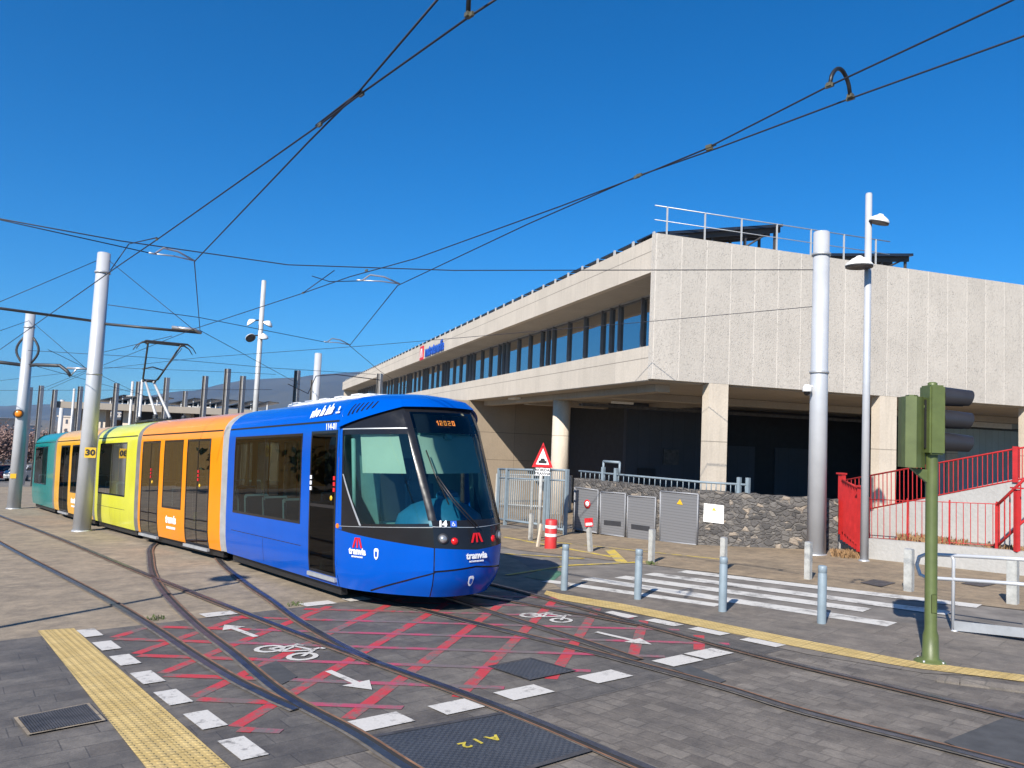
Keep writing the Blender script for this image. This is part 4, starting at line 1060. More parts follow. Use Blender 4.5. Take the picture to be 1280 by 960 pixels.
mb=MB();T4=T@Matrix.Translation((.5*k,-18.5*k,0));backmat(T4,[(-9*k,-4.6*k),(9*k,-4.6*k),(9*k,4.6*k),(-9*k,4.6*k)],.02,mb);pl=wbuild(mb,'text_plate',m_txt,t)
mb=MB();mb.text('PRIORIDAD',.10,T4@Matrix.Translation((0,2*k,.023)),.001,.003);mb.text('TRANVIA',.10,T4@Matrix.Translation((0,-2.4*k,.023)),.001,.003);wbuild(mb,'lettering',m_txtk,pl)
# ------------------------------------------------------------------ BOLLARDS
def bollard_round(b,h,r=.058):
    t=thing('bollard','x','bollard',b,group='pale blue bollards lined up before the zebra crossing')
    mb=MB();mb.lathe([(r,-.06),(r,h-.11),(r-.005,h-.10),(r-.005,h-.092),(r,h-.085),(r,h-.012),(r-.012,h),(0,h)],20);mb.build('shaft',m_bpaint,t)
    return t
labs=['pale blue round bollard nearest the tram nose','pale blue round bollard second from the tram, at the near edge of the zebra','pale blue round bollard at the middle of the zebra, a white post behind it','pale blue round bollard farthest right, nearest the camera']
pr_=None
for (x,y,yt),lb in zip(((705,738.5,682),(797,750,688),(903,765.5,698),(1027,780.5,709)),labs):
    b=at(x,y,.0);h=(y-yt)/960*b.y
    if pr_ is None: pr_=bollard_round(b,h);o=pr_;h0=h
    else: o=copy_tree(pr_);o.location=b;o.scale=(1,1,h/h0)
    o['label']=lb
def sqpost(x,y,yt,w,lb,tilt=0.,mat=None,group='worn grey posts along the beige pavement'):
    b=at(x,y);h=(y-yt)/960*b.y
    t=thing('pavement_post',lb,'post',b,group=group)
    mb=MB();mb.box((0,0,h/2-.05),(w,w,h+.1),rz=R(40),bev=.008);o=mb.build('shaft',mat or m_gpaint,t)
    mb=MB();mb.box((0,0,h+.004),(w*.9,w*.9,.012),rz=R(40));mb.build('cap',m_galvd,t)
    t.rotation_euler=(0,tilt,0);return t,h
sqpost(663,676,643,.10,'thin grey pavement post just right of the tram, by the sliding gate')
t,h=sqpost(738,690,659,.10,'leaning grey post carrying a red and white plate before the louvred doors',-.10)
mb=MB();mb.box((0,-.06,h+.11),(.20,.02,.20),rz=.1);s=mb.build('plate',m_sign_red,t)
mb=MB();mb.box((.0,-.074,h+.07),(.16,.006,.06),rz=.1);mb.build('plate_stripe',m_txt,s)
sqpost(814,704,663,.11,'grey square post with weeds at its foot, between louvred doors and zebra')
sqpost(904,713,673,.11,'grey square post standing behind the middle blue bollard')
sqpost(1010,725,679,.11,'grey square post standing in front of the thick steel pole')
sqpost(1136,740,688,.13,'grey square post left of the green traffic signal pole')
sqpost(1266,756,700,.14,'grey square post behind the tubular railing at the right edge')
t,h=sqpost(672,684,655,.07,'broken leaning timber stake beside the warning sign post',.12,m_colm,None)
b=at(688,686);t=thing('striped_bollard','red bollard with two white bands on the pavement edge','bollard',b);h=36/960*b.y;r_=.15
mb=MB();mb.lathe([(r_,-.05),(r_,h-.02),(r_-.02,h),(0,h)],22);mb.build('shaft',m_redw,t)
for z in (h*.48,h*.76):
    mb=MB();mb.lathe([(r_+.004,z-.035),(r_+.004,z+.035)],22);mb.build('white_band',m_txt,t)
# ------------------------------------------------------------------ POLES
def pole(name,label,b,top,r0,r1,cat='catenary pole',group=None,mat=None):
    t=thing(name,label,cat,b,group=group);h=top-b.z
    mb=MB();mb.tube([(0,0,-.1),(0,0,h)],[r0,r1],24);mb.tube([(0,0,h),(0,0,h+.02)],[r1*.97,r1*.9],24);mb.build('shaft',mat or m_galv,t)
    mb=MB();mb.lathe([(r0+.03,-.05),(r0+.03,.03),(r0,.05)],24);mb.build('base_collar',m_galvd,t)
    return t,h
bA=at(102,664);tA,hA=pole('catenary_pole','thick brushed steel pole with a yellow 30 plate, in front of the lime section',bA,pf(130,317,bA.y).z,.245,.185)
bB=at(17,636);tB,hB=pole('catenary_pole','thick steel pole at far left with an orange lamp disc',bB,pf(31,392,bB.y).z,.26,.19)
bC=at(1020,694);tC,hC=pole('catenary_pole','thick brushed steel pole with dome camera in front of the stone wall',bC,pf(1027,291,bC.y).z,.215,.185)
for t,h in ((tA,hA),(tB,hB),(tC,hC)):
    for f_ in (.56,.93):
        mb=MB();r=.215;mb.lathe([(r-.01,h*f_-.03),(r+.005,h*f_-.03),(r+.005,h*f_+.03),(r-.01,h*f_+.03)],24);mb.build('clamp_ring',m_galvd,t)
# yellow 30 sign
bpy.context.view_layer.update()
p=pf(113,566,bA.y-.26);T=facing(p);mb=MB();kk=bA.y/960
backmat(T,[(-6.2*kk,-6*kk),(6.2*kk,-6*kk),(6.2*kk,6.5*kk),(-6.2*kk,6.5*kk)],.02,mb);s=wbuild(mb,'speed_plate',m_signy,tA)
mb=MB();mb.text('30',.24,T@Matrix.Translation((0,0,.023)),.002,.012,sx=1.1);wbuild(mb,'lettering',m_txtk,s)
p=pf(23,517,bB.y-.26);T=facing(p);mb=MB();mb.lathe([(0,.05),(.12,.04),(.15,.0),(.15,-.05)],20,T=T);s=wbuild(mb,'signal_lamp',m_orange_l,tB)
mb=MB();mb.lathe([(.16,.06),(.19,.06),(.19,-.02),(.16,-.02),(.16,.06)],20,T=T);wbuild(mb,'lamp_rim',m_dark,s)
p=pf(16.5,595,bB.y-.26);T=facing(p);mb=MB();backmat(T,[(-.11,-.10),(.11,-.10),(.11,.10),(-.11,.10)],.015,mb);wbuild(mb,'small_plate',m_signy,tB)
# dome camera
p=pf(1009,488,bC.y-.12);mb=MB();mb.lathe([(0,.14),(.07,.13),(.10,.06),(.11,-.02),(.10,-.03)],16,c=p);mb.tube([p+Vector((0,0,.08)),Vector((bC.x-.1,bC.y,p.z+.12))],.03,8);cm=wbuild(mb,'dome_camera',m_wht,tC)
mb=MB();mb.lathe([(.085,-.03),(.075,-.08),(.04,-.115),(0,-.125)],16,c=p);wbuild(mb,'lens_dome',m_tblk,cm)
# off-frame pole on the left whose shadow crosses the concrete
bO=Vector((-8.95,5.05,G(-8.95,5.05)));tO,hO=pole('lamp_mast','slim lamp mast standing left of the view, its shadow lying across the concrete',bO,bO.z+7.3,.075,.055,'lamp mast')
mb=MB();mb.tube([(0,0,hO-.3),(-.2,.5,hO-.15)],.03,6);mb.lathe([(.0,.14),(.25,.08),(.36,0),(.34,-.03),(0,-.03)],18,c=(-.25,.62,hO-.2));mb.build('lamp_head',m_wht,tO)
# ---- tall lamp mast right
bD=at(1080,702);tD,hD=pole('lamp_mast','tall slim lamp mast with two saucer lamps beside the red gate',bD,pf(1090,243,bD.y).z,.085,.07,'lamp mast')
def saucer(root,wp,r,label=None,tilt=None):
    T=Matrix.Translation(wp)@(tilt or Matrix.Identity(4))
    mb=MB();mb.lathe([(.0,.21*r/.3),(.05,.205*r/.3),(r*.28,.175*r/.3),(r*.55,.13*r/.3),(r*.85,.05),(r,.0),(r,-.025)],24,T=T);h=wbuild(mb,'lamp_head',m_wht,root)
    mb=MB();mb.lathe([(r*.97,-.03),(r*.99,-.06),(r*.6,-.045),(0,-.045)],24,T=T);wbuild(mb,'lamp_glass',m_iron,h)
bpy.context.view_layer.update()
p1=pf(1099,276,bD.y-.1);saucer(tD,p1,.22,tilt=Matrix.Rotation(R(12),4,'Y')@Matrix.Rotation(R(10),4,'X'))
p2=pf(1074,331,bD.y-.2);saucer(tD,p2,.29)
mb=MB();mb.tube([p1+Vector((0,0,.1)),Vector((bD.x,bD.y,p1.z+.08))],.025,6);wbuild(mb,'lamp_arm',m_galvd,tD)
mb=MB();mb.tube([p2+Vector((0,0,.10)),Vector((bD.x,bD.y,p2.z+.02))],.025,6);wbuild(mb,'lamp_arm',m_galvd,tD)
# ---- floodlight mast behind the tram
Yf=poleY(330,351,12.5);tp=pf(330,351,Yf);bF=Vector((tp.x,tp.y,G(tp.x,tp.y)))
tF,hF=pole('floodlight_mast','tall thin mast with four floodlights rising behind the blue section',bF,tp.z,.17,.13,'floodlight mast',mat=m_hlight)
bpy.context.view_layer.update()
for (x,y,tx,ty) in ((314,403,-35,20),(335,405,30,10),(313,422,-40,-30),(329,421,10,25)):
    q=pf(x,y,Yf-.3);saucer(tF,q,.29,tilt=Matrix.Rotation(R(tx),4,'Y')@Matrix.Rotation(R(ty),4,'X'))
    mb=MB();mb.tube([q+Vector((0,0,.1)),Vector((bF.x,bF.y,q.z+.2))],.04,5);wbuild(mb,'lamp_arm',m_dark,tF)
# ---- posts seen above the tram roof
posts=[(38,484,'d'),(52,482,'d'),(78,500,'l'),(93,486,'t'),(101,483,'d'),(146,479,'d'),(166,477,'t'),(174,477,'d'),(178,475,'t'),(209,472,'d'),(232,489,'d'),(257,470,'d'),(285,461,'d'),(304,470,'d'),(372,463,'d'),(392,475,'d'),(475,467,'d'),(69,487,'d'),(398,442,'r')]
words={}
order=['leftmost','second from left','third from left','fourth from left','fifth from left','sixth','seventh','eighth','ninth','tenth','eleventh','twelfth']
proto={}
ds_=sorted([p for p in posts if p[2]=='d'])
for x,y,kd in sorted(posts):
    hh=7.6;Y=poleY(x,y,hh);tp=pf(x,y,Y);b=Vector((tp.x,tp.y,G(tp.x,tp.y)))
    if kd=='d':
        if 'd' not in proto:
            t=thing('steel_post','x','post',b,group='dark H-section posts of the depot')
            mb=MB();mb.bb(-.02,.02,-.13,.13,0,hh);mb.build('web',m_hbeam,t)
            for s_ in (-1,1):
                mb=MB();mb.bb(-.13,.13,s_*.13-.015,s_*.13+.015,0,hh);mb.build('flange',m_hlight if s_<0 else m_hbeam,t)
            t.rotation_euler=(0,0,R(64));proto['d']=t;o=t
        else: o=copy_tree(proto['d']);o.location=b;o.rotation_euler=(0,0,R(60+((x*7)%11)))
        i=ds_.index((x,y,kd));o['label']='dark H-section depot post behind the tram, %s from the left'%(['first','second','third','fourth','fifth','sixth','seventh','eighth','ninth','tenth','eleventh','twelfth','thirteenth','fourteenth'][i])
    else:
        r=.10 if kd=='t' else .2
        t,_h=pole('steel_post',{78:'thick pale round post rising behind the teal section',93:'thin pale mast rising left of the thick pole with the 30 plate',166:'thin pale mast with a small cross collar behind the lime section',178:'thin pale mast just left of the pantograph',398:'thick brushed round pole rising behind the blue roof'}[x],b,tp.z,r,r*.9,'post',mat=m_galv if kd=='r' else m_hlight)
        if x==166:
            mb=MB();mb.lathe([(.1,_h-1.0),(.35,_h-1.02),(.35,_h-1.08),(.1,_h-1.1)],14);mb.build('collar',m_hlight,t)
# ------------------------------------------------------------------ OVERHEAD LINES
def wire(label,pts,r=.012,name='overhead_wire',cat='wire',clamps=(),sag=0):
    P=[]
    for p in pts:
        if len(p)==3: P.append(at(p[0],p[1],p[2]))
        else: P.append(Vector(p[3]))
    mb=MB();mb.tube(P,r,6)
    o=solo(mb,name,m_wire,label,cat,P[0])
    bpy.context.view_layer.update()
    for c in clamps:
        q=at(*c);mb=MB();mb.box(q,(.08,.025,.035),rz=-.9);wbuild(mb,'clamp',m_clamp,o)
    return o
hc=5.75
r_=.0098
wire('contact wire from the top centre down past the thick pole on the left',[(640,-14,hc),(585,22,hc),(450,118,hc),(405,152,hc),(197,299,hc),(150,331,hc),(0,437,hc),(-40,466,hc)],r_,clamps=((588,19,hc),(452,118,hc),(400,156,hc),(196,299,hc)))
wire('contact wire bending at the steady arm left of the picture centre',[(560,-16,hc),(450,113,hc+.02),(385,178,hc),(243,327,hc),(250,413,hc),(300,440,hc),(375,481,hc)],r_)
wire('short link wire crossing between the two merging contact wires',[(395,157,hc+.03),(452,113,hc+.03)],.012)
wire('upper contact wire entering at the top right corner',[(1300,-17,hc),(1266,0,hc),(1035,108,hc),(880,187,hc),(800,220,hc),(700,258,hc),(520,323,hc),(437,346,hc),(380,366,hc),(240,412,hc),(130,456,hc),(60,487,hc)],r_,clamps=((1037,107,hc),(886,183,hc),(799,219,hc),(458,338,hc),(379,366,hc)))
wire('lower contact wire at the right, bending at two steady arms above the blue roof',[(1300,37,hc),(1280,45,hc),(1063,123,hc),(900,184,hc),(800,219,hc+.02),(660,280,hc),(497,357,hc),(437,432,hc),(475,464,hc),(510,486,hc)],r_,clamps=((1063,123,hc),(887,186,hc),(796,221,hc)))
wire('short parallel jumper wire where the right contact wires meet',[(795,222,hc+.04),(895,181,hc+.04)],.010)
# jumper loops
for (a,b,lab) in (((1037,107),(1063,121),'black looped jumper cable arching over the right contact wires'),((585,20),(583,-25),'black jumper cable at the top edge centre')):
    A3=at(*a,hc);B3=at(*b,hc);mb=MB();pts=[]
    hh=.22 if a[0]>900 else .5
    for k in range(13):
        t=k/12;p=A3.lerp(B3,t);p=p+Vector((0,0,hh*math.sin(math.pi*t)**.55));pts.append(p)
    mb.tube(pts,.02,8);o=solo(mb,'jumper_cable',m_blk,lab,'cable',A3)
    bpy.context.view_layer.update()
    for q in (A3,B3): mb=MB();mb.box(q+Vector((0,0,.01)),(.045,.05,.035),rz=.6);wbuild(mb,'clamp',m_clamp,o)
hs=6.4
pC=Vector((bC.x-.17,bC.y,0))
zC1=pf(1012,337,bC.y).z;zC2=pf(1012,383,bC.y).z
def at_(p,q): return (p,q)
def cable(label,P,r=.010,cl=()):
    mb=MB();mb.tube(P,r,6);return solo(mb,'span_wire',m_wire,label,'wire',P[0])
LP=at(-30,268,6.2)
cable('long thin span wire crossing the view to the top of the dome camera pole',[at(-30,268,6.3),at(150,301,6.3),at(360,331,6.2),at(540,338,6.2).lerp(Vector((pC.x,pC.y,zC1)),.05),Vector((pC.x,pC.y,zC1))],.011)
cable('lower span wire fixed half way up the pole with the dome camera',[at(-10,477,6.0),at(250,447,6.0),at(460,432,6.0),at(700,412,6.0).lerp(Vector((pC.x,pC.y,zC2)),.3),Vector((pC.x,pC.y,zC2))],.008)
cable('span wire from the left edge to the first steady arm',[at(-30,268,6.0),at(186,316,5.9)],.009)
cable('thin span wire from behind the thick left pole to the lower steady arm',[at(135,381,5.9),at(250,397,5.9),at(408,428,5.9)],.009)
cable('thin span wire running level behind the pantograph',[at(35,438,6.0),at(190,447,6.0),at(340,460,6.0),at(470,468,6.0)],.009)
cable('thin span wire just above the depot roof',[at(130,459,6.0),at(260,464,6.0),at(345,468,6.0)],.008)
cable('slanting cable from the lamp side of the first steady arm',[at(390,345,5.9),at(412,352,5.9),at(456,351,5.9)],.009)
cable('short slanting link wire below the long span wire',[at(418,338,6.0),at(379,366,5.45)],.009)
cable('short slanting link wire beside the thick left pole',[at(161,305,6.0),at(138,338,5.5)],.009)
cable('bridle wire joining link and contact wire near the thick left pole',[at(161,305,6.0),at(196,297,5.45)],.009)
# cables hung from the three poles
tp=Vector((bA.x,bA.y,0));zA=pf(129,325,bA.y).z
cable('guy cable from the top of the thick left pole out to the left edge',[Vector((bA.x-.15,bA.y,zA)),at(-30,390,6.3)],.010)
cable('guy cable from the top of the thick left pole down to the pantograph wire',[Vector((bA.x+.15,bA.y,zA)),at(243,413,5.8)],.010)
tpB=Vector((bB.x,bB.y,pf(31,400,bB.y).z))
cable('guy cable from the far left pole down to the right',[tpB,at(108,461,6.0)],.011)
cable('guy cable from the far left pole out of the picture',[tpB,at(-30,424,6.3)],.011)
for k,(a,b,lab) in enumerate((((35,455),(230,508),'thin slanting stay wire left of the pantograph base'),((50,487),(112,462),'thin stay wire low at the left rising to the thick pole'),((130,440),(215,420),'thin stay wire rising toward the pantograph head'),((0,488),(340,487),'thin wire close above the depot roof'),((60,437),(200,505),'thin crossing stay wire behind the thick left pole'))):
    cable(lab,[at(*a,5.9),at(*b,5.9)],.010)
cable('looped feeder cable between posts above the blue roof',[at(360,480,5.8),at(385,492,5.7),at(395,470,5.9),at(420,468,5.9),at(475,475,5.9)],.02)
# steady arms
def arm(label,a,b,h=5.5,bow=.12):
    A3=at(*a,h);B3=at(*b,h);mb=MB();m1=A3.lerp(B3,.3)+Vector((0,0,bow));m2=A3.lerp(B3,.62)+Vector((0,0,bow*.9))
    mb.tube([A3,A3.lerp(B3,.12),m1,m2,B3],.016,8);o=solo(mb,'steady_arm',m_alu,label,'steady arm',A3)
    bpy.context.view_layer.update();mb=MB();mb.tube([A3.lerp(B3,.12),A3.lerp(B3,.55)+Vector((0,0,.02)),B3],.012,6);wbuild(mb,'lower_strut',m_alu,o)
arm('curved aluminium steady arm at the upper left, above the thick pole beam',(186,316),(243,326))
arm('curved aluminium steady arm right of the floodlight mast',(446,350),(500,355))
arm('small curved steady arm low above the blue roof',(405,427),(437,431))
# bracket beams on the poles
zb=pf(122,403,bA.y).z
def beam(label,P,r=.05,parent=None):
    mb=MB();mb.tube(P,r,8);return wbuild(mb,'bracket_beam',m_dark,parent)
bpy.context.view_layer.update()
beam('',[Vector((bA.x+.2,bA.y,pf(134,405,bA.y).z)),at(250,416,6.15)],.042,tA)
beam('',[Vector((bA.x-.2,bA.y,pf(115,401,bA.y).z)),at(-40,380,6.25)],.04,tA)
mb=MB();mb.tube([at(215,409,6.2),at(243,412,6.15),at(251,416,6.1)],.05,8);wbuild(mb,'insulator',m_alu,tA)
zB=pf(25,456,bB.y)
for sgn,e in ((1,[(45,456),(75,457),(84,464),(88,470)]),(-1,[(-40,448)])):
    P=[Vector((bB.x+sgn*.2,bB.y,zB.z))]+[pf(x,y,bB.y-.2) for x,y in e];beam('',P,.075,tB)
    mb=MB();lp=[Vector((bB.x+sgn*(.2+.28*math.sin(math.pi*k/8)),bB.y,zB.z+.1+1.1*k/8*(1 if k<8 else 1))) for k in range(9)];mb.tube(lp,.05,8);wbuild(mb,'hoop',m_dark,tB)
mb=MB();mb.tube([pf(84,460,bB.y-.2),pf(109,461,bB.y-.2)],.05,6);mb.tube([pf(88,470,bB.y-.2),pf(97,460,bB.y-.2)],.03,6);wbuild(mb,'insulator',m_alu,tB)
# ------------------------------------------------------------------ RAMP, LOW WALL and RED RAILINGS (right)
U=Vector((0,0,1))
g0=at(1084,699);g1=at(1290,722);dw=(g1-g0);dw.z=0;dw.normalize();nw=Vector((dw.y,-dw.x,0));nw=-nw if nw.dot(-g0)<0 else nw
ext=g0+dw*9
lw=thing('low_wall','low pale grey rendered wall below the red railing','wall',g0);bpy.context.view_layer.update()
zl=pf(1084,673,g0.y).z;zr=pf(1280,690,at(1280,721).y).z
mb=MB();a=g0;b=g0+dw*9;zs=(zr-zl)/(at(1280,721)-g0).length
mb.prism([Vector((a.x,a.y,-.8)),Vector((b.x,b.y,-.8)),Vector((b.x,b.y,zl+zs*9)),Vector((a.x,a.y,zl))],-nw*.22);wbuild(mb,'wall_body',m_rampw,lw)
mb=MB();mb.box((at(1077,692)+U*.28),(.14,.2,.62),rz=math.atan2(dw.y,dw.x));wbuild(mb,'end_post',m_rampw,lw)
# ground bed behind low wall
mb=MB();a=g0-nw*.2;b=a+dw*9;mb.poly([Vector((a.x,a.y,zl-.06)),Vector((b.x,b.y,zl+zs*9-.06)),Vector((b.x,b.y,zl+zs*9-.02))-nw*1.6,Vector((a.x,a.y,zl-.02))-nw*1.6]);struct(mb,'planting_bed',m_beige)
def pw(px,py,off,base=g0): # point on plane parallel to low wall, off metres behind
    p0=base-nw*off;d=ray(px,py);t=(p0-CAM).dot(nw)/d.dot(nw);return CAM+d*t
# ramp wall
rw=thing('ramp_wall','pale rendered ramp wall rising to the right behind the red railing','wall',g0-nw*1.6);bpy.context.view_layer.update()
T_=[pw(1086,640,1.6),pw(1120,630,1.6),pw(1270,598,1.6),pw(1400,570,1.6)]
mb=MB();bot=[Vector((p.x,p.y,-.6)) for p in (T_[0],T_[-1])];mb.prism([bot[0],bot[1],T_[3],T_[2],T_[1],T_[0]],-nw*.2);wbuild(mb,'wall_body',m_rampw,rw)
def railing(name,label,base,top,n,posts,mat=m_redp,rr=.02,br=.011,cat='railing',hang=.0):
    t=thing(name,label,cat,base[0]);bpy.context.view_layer.update()
    mb=MB();mb.tube(top,rr,6);wbuild(mb,'top_rail',mat,t)
    mb=MB();mb.tube([p+U*hang for p in base],rr*.8,6);wbuild(mb,'bottom_rail',mat,t)
    mb=MB()
    def lerpP(P,f):
        k=min(int(f*(len(P)-1)),len(P)-2);return P[k].lerp(P[k+1],f*(len(P)-1)-k)
    for k in range(n):
        f_=(k+.5)/n;mb.tube([lerpP(base,f_)+U*hang,lerpP(top,f_)],br,5,cap=False)
    wbuild(mb,'bars',mat,t)
    for f_,w in posts:
        a,b=lerpP(base,f_),lerpP(top,f_);mb=MB();mb.box((a+b)/2,(w,w,(b-a).length+.1),rz=math.atan2(dw.y,dw.x));wbuild(mb,'post',mat,t)
    return t
railing('ramp_railing','red barred railing climbing the ramp from the lamp mast to the right',[pw(1057,642,1.6),pw(1270,600,1.6),pw(1400,576,1.6)],[pw(1057,600,1.6),pw(1270,561,1.6),pw(1400,540,1.6)],76,((.5,.10),))
t=railing('planter_railing','red railing of widely spaced bars standing on the low grey wall',[pw(1086,672,.5),pw(1246,682,.5)],[pw(1086,624,.5),pw(1246,630,.5)],19,((.0,.03),(.33,.028),(.66,.028),(1,.03)),br=.008,rr=.009)
railing('stair_railing','red sloping railing with stout posts at the right edge',[pw(1246,683,.3),pw(1300,632,.3)],[pw(1246,632,.3),pw(1300,580,.3)],8,((0,.05),),rr=.03,br=.014)
t=thing('stair_post','stout red square post at the right edge below the sloping railing','post',pw(1271,689,.0));bpy.context.view_layer.update();a=pw(1271,690,.02);b=pw(1271,612,.02)
mb=MB();mb.box((a+b)/2,(.09,.09,(b-a).length),rz=.2,bev=.01);wbuild(mb,'shaft',m_redp,t);mb=MB();mb.box(b+U*.03,(.16,.16,.03),rz=.2);wbuild(mb,'cap',m_redp,t)
# red gate seen edge on beside the thick pole
ra=at(1050,688);rb=at(1076,694)
rg=thing('red_gate','red steel gate panels seen almost edge on between thick pole and lamp mast','gate',ra);bpy.context.view_layer.update()
Yg=at(1050,688).y
for (x,yt,yb,w,dy) in ((1052,593,668,.13,0),(1076,609,690,.13,-1.6)):
    a=pf(x,yb,Yg+dy);b=pf(x,yt,Yg+dy);mb=MB();mb.box((a+b)/2,(w,w,(b-a).length),rz=.3,bev=.008);s=wbuild(mb,'post',m_redp,rg)
    mb=MB();mb.box(b+U*.02,(w+.05,w+.05,.04),rz=.3);wbuild(mb,'cap',m_redp,s)
mb=MB()
for k in range(7):
    f_=(k+.5)/7;x=1052+24*f_;Y=Yg-1.6*f_;a=pf(x,674+16*f_,Y);b=pf(x,602+8*f_,Y);mb.box((a+b)/2,(.03,.13,(b-a).length),rz=.35)
wbuild(mb,'bars',m_redp,rg)
mb=MB();mb.tube([pf(1052,600,Yg),pf(1076,611,Yg-1.6)],.03,6);mb.tube([pf(1052,664,Yg),pf(1076,684,Yg-1.6)],.03,6);wbuild(mb,'rail',m_redp,rg)
mb=MB();a=at(1047,686);mb.box(a+U*.35,(.16,.16,.95),rz=.3);solo(mb,'concrete_post',m_rampw,'short pale concrete post at the foot of the red gate','post',a)
# ------------------------------------------------------------------ TRAFFIC SIGNAL
b=at(1163,829);s_=b.y/960
ts=thing('traffic_signal','olive green traffic signal pole with three black visors and a second head behind','traffic signal',b);bpy.context.view_layer.update()
zt_=pf(1163,482,b.y).z-b.z;zh=pf(1163,568,b.y).z-b.z
mb=MB();mb.lathe([(.165,0),(.165,.015),(.13,.04),(.085,.06),(.078,.30),(.062,.36),(.062,zh+.1)],24);mb.build('pole',m_green,ts)
for k in range(4):
    mb=MB();mb.tube([(.135*math.cos(.6+k*1.571),.135*math.sin(.6+k*1.571),.0),(.135*math.cos(.6+k*1.571),.135*math.sin(.6+k*1.571),.045)],.013,6);mb.build('bolt',m_galvd,ts)
mb=MB();mb.bb(-.03,.03,-.068,-.060,.55,.75,bev=.004);mb.build('access_hatch',m_green,ts)
zm=(zt_+zh)/2;hh=zt_-zh
mb=MB();mb.box((.0,0,zm),(.17,.24,hh),bev=.018);mb.lathe([(.05,zt_),(.05,zt_+.03),(.03,zt_+.04),(0,zt_+.04)],14);hd=mb.build('signal_head',m_green,ts)
for k in range(3):
    z=zt_-hh*(.155+.33*k)
    mb=MB();T=Matrix.Translation((.085,0,z))@Matrix.Rotation(R(90),4,'Y')
    n=20;L_=.36
    for rr_ in (.115,.108):
        P=[]
        for j in range(n+1):
            a=R(-60)+ (R(300))*j/n
            # visor open at the bottom, longer on top
            ang=a+math.pi/2-R(0)
            yy=rr_*math.sin(R(150)-R(300)*j/n);zz=rr_*math.cos(R(150)-R(300)*j/n)
            top_=(zz/rr_+1)/2
            P.append(((.085,yy,z+zz),(.085+L_*(.84+.16*top_)*.95,yy*.96,z+zz*.84-.012)))
        mb.grid([[p[0] for p in P],[p[1] for p in P]],True)
    v=mb.build('visor',m_visor,hd)
    mb=MB();mb.lathe([(0,.02),(.06,.015),(.10,0)],18,T=T);mb.build('lens',simple('lens_%d'%k,((.22,.01,.01),(.25,.12,.01),(.01,.14,.05))[k],.25),hd)
# second head, seen from behind, on a bracket to the left
x0=-(1163-1137)*s_;w2=.26;z0=pf(1136,584,b.y).z-b.z;z1=pf(1136,496,b.y).z-b.z
RH=Matrix.Translation((x0,0,0))@Matrix.Rotation(R(-29),4,'Z')@Matrix.Translation((-x0,0,0))
mb=MB(RH);pts=[(-.5,.35),(-.36,-.15),(-.2,-.5),(.2,-.5),(.36,-.15),(.5,.35)]
mb.prism([(x0+a*w2*1.05,c*.26,z0) for a,c in pts],(0,0,z1-z0));mb.prism([(x0+a*w2*.5,c*.13,z1) for a,c in pts],(0,0,.02));h2=mb.build('rear_signal_head',m_green,ts)
mb=MB(RH)
for k in range(3):
    z=z1-(z1-z0)*(.17+.33*k)
    P=[((x0+.11*math.sin(t_),.10,z+.11*math.cos(t_)),(x0+.105*math.sin(t_),.38,z+.10*math.cos(t_))) for t_ in [R(-140+14*j) for j in range(21)]]
    mb.grid([[p[0] for p in P],[p[1] for p in P]],True)
mb.build('visor',m_visor,h2)
mb=MB();mb.prism([(x0-.02,-.02,z0-.0),(-.05,-.02,z0-.02),(-.05,-.02,z0-.17)],(0,.05,0));mb.build('bracket',m_green,ts);mb=MB();mb.box((x0+.15,0,z1-.1),(.12,.05,.03));mb.build('clamp',m_green,ts)
mb=MB();mb.box((-.075,.01,zm-.05),(.05,.10,.55),bev=.01);mb.build('terminal_box',m_blk,ts)
# ------------------------------------------------------------------ TUBULAR RAILING right
rb0=at(1193,790);dR=Vector((at(1290,806)-rb0));dR.z=0;dR.normalize();nR=Vector((dR.y,-dR.x,0));nR=-nR if nR.dot(-rb0)<0 else nR
def prr(px,py):
    d=ray(px,py);t=(rb0-CAM).dot(nR)/d.dot(nR);return CAM+d*t
tr=thing('tubular_railing','grey tubular guard railing with a rounded end behind the traffic signal pole','railing',rb0);bpy.context.view_layer.update()
a=prr(1158,693);z1=prr(1193,694);zb_=prr(1193,724)
t_r=prr(1290,700);b_r=prr(1290,732)
P=[prr(1300,700.5),prr(1240,697),prr(1158,692.5),prr(1149,696),prr(1146,706),prr(1150,718),prr(1158,722),prr(1240,727.5),prr(1300,732)]
mb=MB();mb.tube(P,.024,10);wbuild(mb,'loop_rail',m_galv,tr)
mb=MB();mb.tube([prr(1190,694),prr(1192,700),prr(1191,790)],.021,10);mb.lathe([(.04,0),(.04,.02),(.025,.03)],12,c=rb0);wbuild(mb,'upright',m_galv,tr)
mb=MB();q=[prr(1193,776),prr(1300,787),prr(1300,799),prr(1193,788)];mb.prism(q,nR*.012);wbuild(mb,'kick_plate',m_galvd,tr)
# ------------------------------------------------------------------ weeds
def weeds(c,n,r,h,mat,label,name='weed_clump'):
    rg=random.Random(int(c.x*1000)%997+n);mb=MB()
    for k in range(n):
        a=rg.uniform(0,6.28);d=rg.random()**.6*r;p=Vector((c.x+d*math.cos(a),c.y+d*math.sin(a),c.z))
        ln=h*rg.uniform(.4,1.);t=Vector((rg.uniform(-.5,.5),rg.uniform(-.5,.5),1)).normalized()*ln;s=Vector((math.cos(a*3),math.sin(a*3),0))*h*.07
        mb.f([mb.v(p-s),mb.v(p+s),mb.v(p+t*.6+s*1.4),mb.v(p+t)]);
        q=p+t*.5;mb.f([mb.v(q),mb.v(q+s*3+Vector((0,0,.2*h))),mb.v(q+s*1.5+Vector((0,0,.35*h)))])
    return solo(mb,name,mat,label,'weeds',c)
weeds(at(193,775),70,.14,.07,m_weed,'low green weeds on the concrete joint between two rails')
